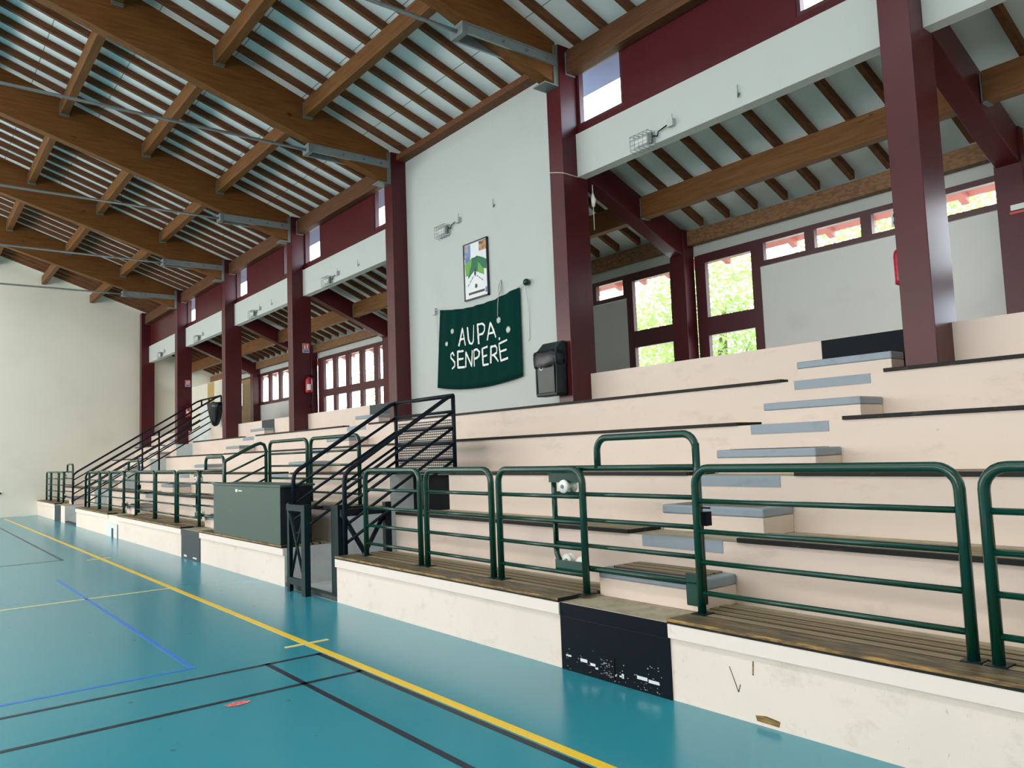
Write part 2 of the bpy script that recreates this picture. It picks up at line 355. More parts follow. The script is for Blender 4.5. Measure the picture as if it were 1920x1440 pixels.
AISLE = [-4.40, -14.06, -19.87, -27.42]               # left edges of the stepped aisles, 1.03 wide
AW = 1.03
ANAME = ['the aisle nearest the camera', 'the second aisle, beside the green box', 'the third aisle, far left of the box', 'the farthest aisle by the end wall']

# ------------------------------------------------------------------ floor with court lines
fl = struct(MB().box(XE, XN, -10, 3.87, -0.1, 0, 'floor').build('floor'))
def line(x0, x1, y0, y1, mat, z=0.002): return MB().box(x0, x1, y0, y1, 0.0005, z, mat).build('court_line', fl)
line(-30.3, XN, 2.80, 2.865, 'yellowline', 0.003)
line(-10.77, -10.72, -9, 2.80, 'paleyellow')
line(-6.58, -6.53, 2.64, 3.03, 'paleyellow', 0.004); line(-15.15, -15.08, 2.62, 2.98, 'paleyellow', 0.004)
line(-6.17, -6.125, -3.4, 2.78, 'blackline'); line(-5.46, -5.415, -3.4, 2.78, 'blackline')
line(-6.17, XN, 2.305, 2.35, 'blackline'); line(-6.17, XN, 2.735, 2.78, 'blackline')
line(-25.6, -15.5, 2.285, 2.33, 'blackline'); line(-25.6, -25.55, -3.4, 2.33, 'blackline'); line(-15.55, -15.5, -3.4, 2.33, 'blackline')
line(-12.9, -6.46, 1.84, 1.88, 'blueline'); line(-6.50, -6.46, -5, 1.84, 'blueline')
pts = []
for i in range(18):
    a = 2 * PI * i / 18; rr = 0.9 + 0.2 * random.random()
    pts.append((-5.325 + 0.045 * rr * math.cos(a), 1.815 + 0.085 * rr * math.sin(a), 0.003))
tag(MB().poly(pts, 'redpatch').build('worn_sticker', fl), 'worn red sticker on the teal floor')

# ------------------------------------------------------------------ terraces
tread, riser = 'tread', 'pink'
def terrace(x0, x1, kmin=0, ystart=None, rm='pink'):
    yz = []; em = []
    y = TY[kmin] if ystart is None else ystart
    yz.append((y, 0)); em.append('front' if (kmin == 0 and ystart is None) else rm)
    for k in range(kmin, 6):
        yz.append((y, TZ[k])); em.append(tread)
        y = TY[k + 1] if k < 5 else 9.85
        yz.append((y, TZ[k])); em.append(rm if k < 5 else 'greywall')
    yz.append((9.85, 0)); em.append('greywall')
    # order: up the front then back along the bottom -> clockwise from +x; recalc fixes normals
    m = MB(); m.prism_x(yz, x0, x1, 'pink', side='greywall', edge=em)
    return m
ter = struct(terrace(-8.12, XN).build('terrace'))
t2 = terrace(-9.6, -8.12, 2, 5.8).build('terrace_section', ter)
t3 = terrace(-23.9, -9.6).build('terrace_section', ter)
t5 = terrace(XE, -25.7).build('terrace_section', ter)
# far opening: passage running in under the concourse
m = MB(); m.prism_x([(7.39, 0), (7.39, 2.59), (9.85, 2.59), (9.85, 0)], -25.7, -23.9, 'greywall', edge=['greywall', 'tread', 'greywall', 'greywall']); m.build('terrace_section', ter)
MB().box(-25.7, -23.9, 3.88, 3.97, 0, 0.05, 'darkgrey').build('threshold', ter)
MB().box(-9.6, -8.12, 3.88, 3.97, 0, 0.05, 'darkgrey').build('threshold', ter)
# floor of the openings
MB().box(-9.6, -8.12, 3.87, 5.8, -0.1, 0, 'greywall').build('passage_floor', ter)
MB().box(-25.7, -23.9, 3.87, 7.39, -0.1, 0, 'greywall').build('passage_floor', ter)
# dark passage end under the terrace
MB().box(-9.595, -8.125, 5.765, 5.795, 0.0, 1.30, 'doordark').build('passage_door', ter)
# projecting lip along the top of the front wall
for a, b in ((-3.37, XN), (-8.12, -4.40), (-13.03, -9.6), (-18.83, -14.06), (-23.9, -19.87), (XE, -27.42)):
    MB().box(a, b, 3.846, 3.872, 0.385, 0.474, 'lip').build('front_lip', ter, 0.004)
# painted panels at the aisles
for i, a in enumerate(AISLE):
    if i != 2: MB().box(a, a + AW, 3.858, 3.872, 0.0, 0.473, 'black' if i == 0 else 'darkgrey').build('painted_front_panel', ter)
    lo = a + 0.18; hi = a + AW - 0.02
    MB().box(lo, hi, 7.384, 7.392, TZ[4] + 0.001, TZ[5] - 0.002, 'black' if i == 0 else 'darkgrey').build('painted_rear_panel', ter)
    for k in range(1, 5):
        MB().box(a + 0.14, a + 0.90, TY[k] - 0.006, TY[k] + 0.02, TZ[k] - 0.085, TZ[k] + 0.002, 'nose').build('painted_nosing', ter)
# scuffs and a painted-over socket plate on the near black panel
m = MB()
for x, z, w, h in ((-4.35, 0.10, 0.055, 0.012), (-4.2, 0.088, 0.07, 0.022), (-4.1, 0.078, 0.05, 0.018), (-3.66, 0.075, 0.09, 0.022), (-3.56, 0.07, 0.09, 0.02), (-4.05, 0.062, 0.03, 0.012), (-3.9, 0.05, 0.05, 0.012), (-3.82, 0.055, 0.03, 0.01), (-3.95, 0.11, 0.05, 0.006), (-3.8, 0.05, 0.02, 0.03)):
    m.box(x, x + w, 3.8568, 3.8585, z, z + h, 'paper')
m.build('white_scuff', ter)
m = MB(); m.box(-4.02, -3.86, 3.853, 3.859, 0.02, 0.17, 'black').build('socket_plate', ter, 0.002)
m = MB(); rr = random.Random(3)
for i in range(70):
    x = rr.uniform(-4.36, -3.42); z = rr.choice([rr.uniform(0.01, 0.10), rr.uniform(0.02, 0.18)]); w = rr.uniform(0.002, 0.014); h = rr.uniform(0.001, 0.006)
    m.box(x, x + w, 3.8572, 3.8585, z, z + h, 'greyplastic')
for i in range(34):
    x = rr.uniform(-4.01, -3.88); z = rr.uniform(0.03, 0.15); m.box(x, x + rr.uniform(0.004, 0.02), 3.8522, 3.8535, z, z + 0.003, 'greyplastic')
m.box(-4.38, -3.38, 3.854, 3.859, 0.375, 0.381, 'navy'); m.build('paint_fleck', ter)
m = MB().box(-13.9, -13.75, 3.8568, 3.8585, 0.03, 0.06, 'paper').box(-13.4, -13.2, 3.8568, 3.8585, 0.03, 0.055, 'paper').build('white_scuff', ter)
# white square with slot in the front wall, third aisle
MB().box(-19.95, -18.9, 3.846, 3.852, 0.0, 0.31, 'paper').build('white_painted_patch', ter)
MB().box(-19.42, -19.25, 3.840, 3.847, 0.0, 0.2, 'darkgrey').build('wall_slot', ter)
# chip marks on the near front wall
m = MB()
for pp in (((-2.76, 0.02), (-2.62, 0.018), (-2.61, 0.05), (-2.70, 0.06), (-2.77, 0.05)), ((-2.775, 0.27), (-2.765, 0.27), (-2.76, 0.35), (-2.768, 0.35))):
    m.poly([(x, 3.8685, z) for x, z in pp], 'wornedge')
for a, b in (((-2.93, 0.29), (-2.875, 0.155)), ((-2.875, 0.155), (-2.86, 0.2))):
    m.tube([(a[0], 3.8685, a[1]), (b[0], 3.8685, b[1])], 0.0025, 'worn', 5)
m.build('chip_mark', ter)

# ------------------------------------------------------------------ half-height steps in the aisles
def step_block(a, k):
    x0, x1 = a + 0.04, a + AW - 0.03; y0 = TY[k] + 0.36; y1 = TY[k + 1] - 0.002; z0 = TZ[k] + 0.001; z1 = z0 + 0.21
    if k == 4: y0, y1 = 7.13, 7.38
    t = thing('step_block', '', 'step', ((x0 + x1) / 2, (y0 + y1) / 2, z0), 'half-height steps in the aisles')
    MB().box(x0 + .004, x1 - .004, y0 + .004, y1, z0, z1 - 0.075, 'pink').build('step_body', t, 0.004)
    MB().box(x0, x1, y0, y1, z1 - 0.075, z1 - 0.004, 'nose').build('nosing', t, 0.012)
    m = MB()
    for j in range(3):
        w = (y1 - y0 - 0.09) / 3; m.box(x0 + 0.09, x1 - 0.09, y0 + 0.075 + j * w, y0 + 0.075 + (j + 1) * w - 0.02, z1 - 0.006, z1 + (0.010 if k == 0 else 0.0), 'plank', {'front': 'plankgap'})
    m.build('step_slats', t, 0.002)
    return t
TN = ['lowest', 'second', 'third', 'fourth', 'topmost']
for i, a in enumerate(AISLE):
    for k in range(5):
        if i == 1 and k == 4: pass
        t = step_block(a, k)
        t['label'] = 'pink half step, grey nosing, %s of %s' % (TN[k] if k in (0, 4) else TN[k] + ' up', ANAME[i])

# ------------------------------------------------------------------ bench boards on the tiers
SECT = {'A': 'right of the near aisle', 'B': 'between near aisle and stairwell guard', 'L': 'between near aisle and second aisle',
        'C': 'beside the green box', 'D': 'between second and third aisles', 'E': 'left of the third aisle', 'F': 'by the cream end wall'}
TIER = ['lowest tier', 'second tier', 'third tier', 'fourth tier', 'top tier']
def bench(k, x0, x1, sec):
    y = TY[k]; z = TZ[k]
    if k == 0:
        t = thing('slatted_bench', 'slatted khaki bench, worn dark front, ' + SECT[sec], 'bench', ((x0 + x1) / 2, y, z), 'bench boards on the terraces')
        MB().box(x0, x1, y - 0.028, y + 0.18, z, z + 0.03, 'worn', {'front': 'blackedge', 'left': 'blackedge', 'right': 'blackedge'}).build('front_plank', t, 0.003)
        MB().box(x0, x1, y - 0.033, y - 0.018, z + 0.014, z + 0.0325, 'wornedge').build('worn_edge_strip', t, 0.003)
        for j in range(4): MB().box(x0, x1, y + 0.205 + j * 0.10, y + 0.205 + j * 0.10 + 0.074, z, z + 0.028, 'plank', {'front': 'plankgap'}).build('plank', t, 0.002)
    else:
        t = thing('bench_board', 'black-edged bench board, %s, %s' % (TIER[k], SECT[sec]), 'bench', ((x0 + x1) / 2, y, z), 'bench boards on the terraces')
        d = 0.12 if k == 4 else 0.38
        MB().box(x0, x1, y - 0.018, y + 0.012, z + 0.001, z + 0.033, 'blackedge').build('front_edge', t, 0.003)
        MB().box(x0, x1, y + 0.014, y + d / 2, z + 0.001, z + 0.033, 'plank', {'right': 'blackedge', 'left': 'blackedge'}).build('plank', t, 0.002)
        MB().box(x0, x1, y + d / 2 + 0.012, y + d, z + 0.001, z + 0.033, 'plank', {'right': 'blackedge', 'left': 'blackedge', 'front': 'plankgap'}).build('plank', t, 0.002)
for k in range(5):
    bench(k, -3.37, 3.5, 'A')
    if k < 3: bench(k, -8.10, -4.40, 'B'); bench(k, -13.03, -9.63, 'C')
    else: bench(k, -13.03, -4.40, 'L')
    bench(k, -18.83, -14.06, 'D'); bench(k, -23.93, -19.87, 'E'); bench(k, XE + 0.02, -27.42, 'F')

# ------------------------------------------------------------------ main walls and roof shell
struct(MB().prism_x([(-10, 0), (9.85, 0), (9.85, 4.95), (7.5, 5.98), (7.5, 7.2), (-1.5, 10.3), (-10, 7.35)], XE - 0.2, XE, 'cream').build('wall_end'))
struct(MB().prism_x([(-10, 0), (9.85, 0), (9.85, 4.95), (7.5, 5.98), (7.5, 7.2), (-1.5, 10.3), (-10, 7.35)], XN, XN + 0.2, 'cream').build('wall_near'))
struct(MB().box(XE, XN, -10.2, -10, 0, 7.3, 'cream').build('wall_opposite'))
rb = lambda y: zb(y) + 0.125
m = MB(); m.prism_x([(7.46, rb(7.46)), (7.46, rb(7.46) + 0.12), (-1.5, rb(-1.5) + 0.12), (-1.5, rb(-1.5))], XE - 0.2, XN + 0.2, 'board'); ce = struct(m.build('ceiling'))
m = MB(); m.prism_x([(-10.9, rb(-1.5) - 0.345 * 9.4), (-10.9, rb(-1.5) - 0.345 * 9.4 + 0.12), (-1.5, rb(-1.5) + 0.12), (-1.5, rb(-1.5))], XE - 0.2, XN + 0.2, 'board'); m.build('ceiling_slope', ce)
rl = lambda y: zl(y) + 0.12
m = MB(); m.prism_x([(9.86, rl(9.86)), (9.86, rl(9.86) + 0.1), (7.46, rl(7.46) + 0.1), (7.46, rl(7.46))], XE - 0.2, XN + 0.2, 'board'); m.build('side_ceiling', ce)
m = MB(); m.prism_x([(10.6, rl(10.6)), (10.6, rl(10.6) + 0.1), (9.87, rl(9.87) + 0.1), (9.87, rl(9.87))], XE - 0.2, XN + 0.2, 'soffit'); m.build('eave_soffit', ce)
m = MB()
for i in range(60):
    x = XE + i * 0.6; m.prism_x([(10.58, zl(10.58) + 0.02), (9.88, zl(9.88) + 0.02), (9.88, rl(9.88)), (10.58, rl(10.58))], x, x + 0.09, 'soffit')
m.build('eave_rafters', ce)

m = MB(); m.prism_x([(8.15, rb(8.15)), (8.15, rb(8.15) + 0.12), (7.461, rb(7.461) + 0.12), (7.461, rb(7.461))], XE - 0.2, XN + 0.2, 'eavetint'); m.build('upper_eave', ce)
m = MB(); m.prism_x([(10.62, rl(10.62) + 0.102), (10.62, rl(10.62) + 0.14), (7.47, rl(7.47) + 0.14), (7.47, rl(7.47) + 0.102)], XE - 0.2, XN + 0.2, 'rooftile'); m.build('roof_tiles', ce)

# pillars
for n in range(-1, 7):
    x1 = -2.964 - 4.6272 * n; x0 = x1 - PWD
    if n < 0: struct(MB().box(x0, x1, PY0, PY1, TZ[4], 7.1, 'red').build('pillar')); continue
    p = MB().box(x0, x1, PY0, PY1, TZ[4] + 0.001, zb(PY0) - 0.03, 'red').build('red_pillar', bevel=0.006)
    single(p, ['big red painted concrete pillar, nearest the camera beside the near aisle', 'red painted pillar behind the waste bin, right end of the banner wall',
               'red painted pillar at the left end of the banner wall', 'red painted pillar with extinguisher and sign, next left of the banner wall pillars',
               'red painted pillar beside the black bin bag', 'red painted pillar with small sign and extinguisher near the far handrails',
               'red painted pillar farthest away, against the cream end wall'][n], 'pillar', 'red pillars along the terrace')
# white banner wall and lintels
struct(MB().box(PX[2], PX[1] - PWD, 7.35, 7.50, TZ[4], zb(7.35), 'white').build('wall_banner'))
BX = [(PX[0], PX[0] + 4.3472)] + [(PX[n], PX[n - 1] - PWD) for n in range(1, 7)]
def lintel(n, k): 
    x0, x1 = BX[n]; o = MB().box(x0, x1, 7.31, 7.47, 5.31, 5.92, 'white').build('trim_%d' % k, bevel=0.005); struct(o)
for k, n in enumerate((0, 1, 3, 4, 5, 6)): lintel(n, k + 1)
# red clerestory wall with windows
wk = [1]
def window(name, x0, x1, y0, y1, z0, z1, fr=0.05, mat='redframe', div=None):
    """frame box ring + pane"""
    m = MB()
    m.box(x0, x1, y0, y1, z0, z0 + fr, mat); m.box(x0, x1, y0, y1, z1 - fr, z1, mat)
    m.box(x0, x0 + fr, y0, y1, z0 + fr, z1 - fr, mat); m.box(x1 - fr, x1, y0, y1, z0 + fr, z1 - fr, mat)
    o = m.build('window_%d' % wk[0]); wk[0] += 1; struct(o)
    yc = (y0 + y1) / 2
    MB().poly([(x0 + fr, yc, z0 + fr), (x1 - fr, yc, z0 + fr), (x1 - fr, yc, z1 - fr), (x0 + fr, yc, z1 - fr)], 'glass').build('pane', o)
    return o
for n in (0, 1, 3, 4, 5, 6):
    x0, x1 = BX[n]; za, zt = 5.925, zb(7.36) + 0.1
    m = MB()
    if n == 6: m.box(x0, x1, 7.36, 7.46, za, zt, 'red')
    else:
        wl0, wl1 = x0 + 0.005, x0 + 0.87; wr0, wr1 = x1 - 0.98, x1 - 0.08
        m.box(x0, x1, 7.36, 7.46, za, 6.03, 'red'); m.box(x0, x1, 7.36, 7.46, 6.86, zt, 'red')
        m.box(wl1, wr0, 7.36, 7.46, 6.03, 6.86, 'red'); m.box(wr1, x1, 7.36, 7.46, 6.03, 6.86, 'red')
        for a, b in ((wl0, wl1), (wr0, wr1)): window('w', a, b, 7.37, 7.45, 6.03, 6.86, 0.045)
    struct(m.build('wall_clerestory'))
# timber plate over the windows / banner wall
for n in (0, 1, 2, 3, 4, 5, 6):
    x0, x1 = BX[n]
    if n == 2: o = MB().box(x0, x1, 7.16, 7.35, zb(7.2) - 0.12, zb(7.2) - 0.02, 'rafter').build('wall_plate')
    else: o = MB().box(x0, x1, 7.19, 7.35, 6.76, zb(7.25) - 0.02, 'plate').build('wall_plate', bevel=0.004)
    single(o, ('thin dark timber plate along the top of the white banner wall' if n == 2 else 'brown timber wall plate over the red upper wall, ' + BAY[n]), 'timber beam', 'timber wall plates')
    if n != 2: MB().box(x0, x0 + 0.012, 7.17, 7.35, 6.74, 7.06, 'gplate').build('end_shoe', o)

# ------------------------------------------------------------------ main roof timbers
def roof_beam(n):
    xc = PX[n] - 0.14; lo = lambda y: 6.57 + 0.30 * (7.05 - y)
    t = thing('roof_beam', 'deep glued-timber roof beam carried by the ' + PIL[n], 'roof beam', (xc, PY0, 6.57), 'big timber roof beams')
    MB().prism_x([(7.03, 6.58), (7.03, zb(7.03)), (-1.5, zb(-1.5)), (-1.5, lo(-1.5))], xc - 0.1, xc + 0.1, 'glulam').build('beam_body', t, 0.006)
    m = MB(); m.box(xc - 0.125, xc + 0.125, 6.80, 7.045, 6.545, 6.565, 'gplate'); m.box(xc - 0.125, xc + 0.125, 7.032, 7.046, 6.565, zb(7.03) - 0.04, 'gplate')
    for s in (-1, 1): m.box(xc + s * 0.103, xc + s * 0.115, 6.98, 7.04, 6.56, zb(7.03) - 0.06, 'gplate')
    m.build('beam_shoe', t)
for n in range(1, 6): roof_beam(n)
def tie_rod(n, x):
    t = thing('tie_rod', ('grey steel tie rod along the cream end wall' if n > 5 else 'grey steel tie rod bolted to the beam of the ' + PIL[n]), 'tie rod', (x, 7.0, 6.9), 'steel tie rods')
    if n <= 5:
        for s in (-1, 1):
            m = MB(); m.box(x + s * 0.105, x + s * 0.118, 5.5, 7.03, 6.83, 6.97, 'galv')
            m.box(x + s * 0.118, x + s * 0.14, 5.5, 7.03, 6.96, 6.97, 'galv'); m.box(x + s * 0.118, x + s * 0.14, 5.5, 7.03, 6.83, 6.84, 'galv')
            for yy in (6.1, 6.5, 6.85): m.lathe((x + s * 0.118, yy, 6.905), [(0.022, 0), (0.022, 0.02 * s)], 'gplate', 'X', 8)
            m.build('side_plate', t)
        MB().box(x - 0.13, x + 0.13, 5.45, 5.53, 6.82, 6.98, 'gplate').build('connector', t, 0.004)
    MB().tube([(x, 5.5 if n <= 5 else 7.0, 6.89), (x, -9.9, 6.89)], 0.026, 'galv', 8).build('rod', t)
for n in range(1, 6): tie_rod(n, PX[n] - 0.14)
PURY = [5.45, 3.95, 2.46, 0.96, -0.54]
def purlin(n, j):
    x1 = (PX[n - 1] if n > 0 else PX[0] + 4.6) - 0.245; x0 = (PX[n] - 0.035) if n < 6 else XE
    if n == 1: x1 = PX[0]
    y = PURY[j]; z1 = zb(y + 0.07) - 0.003
    t = thing('roof_purlin', 'brown timber purlin, %s up from the eaves, %s' % (ORD[j], BAY[n]), 'roof purlin', ((x0 + x1) / 2, y, z1 - 0.29), 'timber roof purlins')
    MB().prism_x([(y - 0.07, z1 - 0.28), (y + 0.07, z1 - 0.28), (y + 0.07, z1), (y - 0.07, z1)], x0 + 0.012, x1, 'purlin').build('timber', t, 0.006)
    if n < 6: MB().box(x0, x0 + 0.012, y - 0.085, y + 0.085, z1 - 0.31, z1 - 0.03, 'gplate').box(x0, x0 + 0.06, y - 0.085, y + 0.085, z1 - 0.292, z1 - 0.281, 'gplate').build('hanger', t)
for n in range(1, 7):
    for j in range(5):
        if n == 1 and j != 0: continue
        purlin(n, j)
def rafter_mesh():
    m = MB(); h = 0.118
    m.prism_x([(7.33, zb(7.33) + 0.004), (7.33, zb(7.33) + h), (-1.45, zb(-1.45) + h), (-1.45, zb(-1.45) + 0.004)], -0.036, 0.036, 'rafter')
    return m
raf0 = rafter_mesh().build('roof_rafter', bevel=0.003, loc=(0, 0, 0)); first = True
for n in range(1, 7):
    right = PX[n - 1] - 0.14
    for j in range(9):
        x = right - 0.30 - j * 0.5034
        if n == 6 and x < XE + 0.1: continue
        if n == 1 and j < 3: continue
        o = raf0 if first else raf0.copy()
        if not first: COL.objects.link(o)
        first = False; o.location = (x, 0, 0)
        single(o, 'slim dark roof rafter, %s from the right, %s' % (ORD[j], BAY[n]), 'rafter', 'main roof rafters')

# ------------------------------------------------------------------ side roof over the concourse
SY = 9.5
for n in range(0, 6):
    x1 = PX[n]; x0 = x1 - PWD
    yz = [(PY1 + 0.002, 5.36), (9.35, 4.55), (SY - 0.002, 4.50), (SY - 0.002, zl(SY) - 0.02), (PY1 + 0.002, zl(PY1) - 0.02)]
    o = MB().prism_x(yz, x0 + 0.02, x1 - 0.02, 'red').build('sloping_beam', bevel=0.006)
    single(o, 'sloping red beam running back from the ' + PIL[n], 'beam', 'sloping red side-roof beams')
    o = MB().box(x0, x1, SY, 9.74, TZ[5] + 0.001, zl(SY) - 0.02, 'red').build('rear_column', bevel=0.006)
    single(o, 'red rear column against the windows, behind the ' + PIL[n], 'column', 'red rear columns')
def side_rafter_mesh():
    return MB().prism_x([(9.58, zl(9.58) + 0.003), (9.58, zl(9.58) + 0.115), (7.48, zl(7.48) + 0.115), (7.48, zl(7.48) + 0.003)], -0.035, 0.035, 'rafter')
sr0 = side_rafter_mesh().build('side_rafter', bevel=0.003, loc=(0, 0, 0)); first = True
for n in range(0, 7):
    right = (PX[n - 1] if n > 0 else PX[0] + 4.627) - 0.14
    for j in range(9):
        x = right - 0.30 - j * 0.478 - (0.05 if n else 0)
        if n == 6 and x < XE + 0.1: continue
        if n == 0 and j < 5: continue
        o = sr0 if first else sr0.copy()
        if not first: COL.objects.link(o)
        first = False; o.location = (x, 0, 0)
        single(o, 'slim brown side-roof rafter, %s from the right, %s' % (ORD[j], BAY[n]), 'rafter', 'side roof rafters')
for n in range(0, 7):
    x0 = PX[n] - 0.012; x1 = (PX[n - 1] if n else PX[0] + 4.627) - PWD + 0.012
    if n == 6: x0 = XE
    t = thing('side_purlin', 'brown timber purlin of the side roof, ' + BAY[n], 'roof purlin', ((x0 + x1) / 2, 8.65, 4.93), 'side roof purlins')
    MB().box(x0 + 0.012, x1 - 0.012, 8.58, 8.72, 4.93, zl(8.72), 'purlin').build('timber', t, 0.005)
    MB().box(x0, x0 + 0.012, 8.565, 8.735, 4.92, zl(8.735) - 0.02, 'gplate').box(x0, x0 + 0.05, 8.565, 8.735, 4.918, 4.929, 'gplate').build('hanger', t)
    xa = PX[n] if n < 6 else XE; xb = (PX[n - 1] if n else PX[0] + 4.627) - PWD
    o = MB().box(xa, xb, 9.6, 9.73, 4.66, zl(9.6), 'osb').build('fascia_board')
    single(o, 'chipboard fascia under the side rafters, ' + BAY[n], 'fascia board', 'chipboard fascias')

# rear wall: white band, red window frames, white infill panels
YB = 9.75
def rear_bay(n, big_left):
    x0 = (PX[n] if n < 6 else XE); x1 = (PX[n - 1] if n else PX[0] + 4.627) - PWD
    m = MB(); m.box(x0 - PWD, x1, YB, YB + 0.1, 4.50, rl(9.8), 'white'); struct(m.build('wall_rear'))
    if n in (0, 1, 2, 3):
        bx0, bx1 = (x0 + 0.07, x0 + 1.17) if big_left else (x1 - 1.17, x1 - 0.07)
        m = MB()
        sx0, sx1 = (bx1, x1) if big_left else (x0, bx0)
        m.box(sx0, sx1, YB - 0.01, YB + 0.05, TZ[5], 4.09, 'whitepanel'); struct(m.build('wall_panel'))
        for a, b in ((x0, x0 + 0.07), (x1 - 0.07, x1)):
            struct(MB().box(a, b, YB, YB + 0.1, TZ[5], 4.5, 'redframe').build('trim_%d' % (20 + n * 2 + (a > x0))))
        window('w', bx0, bx1, YB - 0.02, YB + 0.06, 3.37, 4.50, 0.14)
        window('w', bx0, bx1, YB - 0.02, YB + 0.06, TZ[5], 3.37, 0.14)
        nn = 4; w = (sx1 - sx0) / nn
        for j in range(nn): window('w', sx0 + j * w, sx0 + (j + 1) * w, YB - 0.02, YB + 0.06, 4.10, 4.50, 0.0715)
    elif n == 4:
        struct(MB().box(x0, x0 + 0.3, YB, YB + 0.1, TZ[5], 4.5, 'redframe').build('trim_40'))
        w = 0.81
        for j in range(5):
            a = x0 + 0.3 + 0.2 + j * w - 0.2 + 0.03
            window('w', a, a + w, YB - 0.02, YB + 0.06, 3.43, 4.50, 0.11); window('w', a, a + w, YB - 0.02, YB + 0.06, TZ[5], 3.43, 0.09)
    else:
        za = 3.43
        struct(MB().box(x0 - PWD, x1, YB, YB + 0.1, TZ[5], za, 'whitepanel').build('wall_panel'))
        k = 5 if n == 5 else 5; w = (x1 - x0) / k
        for j in range(k): window('w', x0 + j * w, x0 + (j + 1) * w, YB - 0.02, YB + 0.06, za, 4.50, 0.1)
for n in range(7): rear_bay(n, n in (0, 1, 3))
# partition room in the farthest bay
m = MB().box(XE, -26.35, 8.55, 8.63, TZ[5], 4.32, 'cream').build('wall_partition'); struct(m)
MB().box(-27.9, -27.2, 8.543, 8.552, TZ[5], 4.31, 'yellowwall').build('ochre_stripe', m)
d = struct(MB().box(-27.65, -26.8, 9.66, 9.72, TZ[5] + 0.002, 4.42, 'beige').build('door_1'))
struct(MB().box(-24.9, -21.78, 7.40, 7.48, TZ[4], 3.28, 'whitepanel').build('wall_low'))

# ------------------------------------------------------------------ exterior
struct(MB().box(-70, 30, 9.86, 60, -0.3, -0.1, 'grass').build('ground'))
def tree(x, y, base, crown, n, label, seed):
    rnd = random.Random(seed)
    t = thing('leafy_tree', label, 'tree', (x, y, -0.1), 'trees outside the rear windows')
    m = MB(); m.tube([(x, y, -0.1), (x + .1, y, base * .5), (x, y + .1, base + 1.0), (x + .2, y, base + 2.2)], 0.15, 'bark', 8, True, [0.2, 0.16, 0.12, 0.05])
    for i in range(6):
        a = rnd.random() * 6.28; m.tube([(x, y, base * .6 + i * .3), (x + math.cos(a) * crown * .7, y + math.sin(a) * crown * .7, base + 0.5 + i * .4)], 0.05, 'bark', 5, True, [0.06, 0.02])
    m.build('trunk', t)
    m = MB()
    for i in range(n):
        while True:
            p = Vector((rnd.uniform(-1, 1), rnd.uniform(-1, 1), rnd.uniform(-1, 1)))
            if 0.25 < p.length < 1: break
        c = Vector((x, y, base + crown * 0.8)) + Vector((p.x * crown, p.y * crown, p.z * crown * 0.95))
        u = Vector((rnd.gauss(0, 1), rnd.gauss(0, 1), rnd.gauss(0, .5))).normalized(); w = u.cross(Vector((rnd.gauss(0, 1), rnd.gauss(0, 1), rnd.gauss(0, 1)))).normalized()
        s = rnd.uniform(0.038, 0.075)
        m.poly([c - u * s, c - w * s * .5, c + u * s, c + w * s * .5], 'leaf')
    m.build('foliage', t)
tree(-10.6, 14.3, 2.4, 2.0, 11000, 'leafy green tree outside the tall window left of the nearest pillar', 1)
tree(-14.8, 16.0, 2.0, 2.0, 8500, 'leafy green tree outside the window right of the waste bin', 2)
tree(-6.1, 14.2, 3.0, 2.1, 9000, 'leafy green tree outside the narrow strip windows', 3)
tree(-25.2, 14.4, 2.4, 1.8, 2600, 'leafy green tree outside the gridded window near the banner wall', 4)
tree(-30.0, 15.2, 0.9, 1.4, 1400, 'low green tree outside the left panes of the gridded window', 5)

# ------------------------------------------------------------------ green terrace railings
YR = 4.10; ZB = TZ[0] + 0.028
BARS = (1.225, 1.03, 0.835, 0.64)
def u_frame(m, x0, x1, y, z0, z1, r, mat, rad=0.11, seg=10):
    p = [(x0, y, z0)] + arc((x0 + rad, z1 - rad), rad, PI, PI / 2, 6, 'XZ', y) + arc((x1 - rad, z1 - rad), rad, PI / 2, 0, 6, 'XZ', y) + [(x1, y, z0)]
    m.tube(p, r, mat, seg)
def rail_panel(x0, x1, label, y=YR, z0=ZB, z1=1.435, bars=BARS, mat='green'):
    t = thing('terrace_railing', label, 'railing', ((x0 + x1) / 2, y, z0), 'green tubular railing panels')
    m = MB(); u_frame(m, x0 + 0.03, x1 - 0.03, y, z0 + 0.006, z1, 0.028, mat); m.build('frame', t)
    for z in bars: MB().tube([(x0 + 0.03, y, z), (x1 - 0.03, y, z)], 0.0165, mat, 8).build('bar', t)
    for x in (x0 + 0.03, x1 - 0.03): MB().box(x - 0.045, x + 0.045, y - 0.05, y + 0.06, z0 + 0.0005, z0 + 0.008, 'steelgreen').build('base_plate', t)
    return t
rail_panel(-3.32, -1.645, 'wide green railing panel right of the sliding gate, nearest full panel')
rail_panel(-1.595, 0.10, 'green railing panel at the right edge, running out of the photo')
rail_panel(-5.44, -4.33, 'green railing panel holding the white gate rollers, left of the near gate')
rail_panel(-6.62, -5.49, 'green railing panel second left of the near sliding gate')
rail_panel(-7.88, -6.68, 'green railing panel beside the stairwell guard, third left of the near gate')
rail_panel(-15.2, -13.84, 'green railing panel with white rollers, left of the green box')
rail_panel(-16.72, -15.25, 'green railing panel second left of the green box gate')
rail_panel(-18.35, -16.77, 'green railing panel right of the third aisle gate')
rail_panel(-20.85, -19.42, 'green railing panel left of the third aisle gate, holding its rollers')
rail_panel(-22.1, -20.9, 'green railing panel second left of the third aisle gate')
rail_panel(-23.5, -22.15, 'green railing panel next to the far stair handrail, right side')
rail_panel(-28.4, -27.47, 'dark green railing panel holding rollers at the farthest gate')
rail_panel(-29.92, -28.45, 'dark green railing panel second from the cream end wall')
rail_panel(-30.9, -29.97, 'dark green railing panel right against the cream end wall')
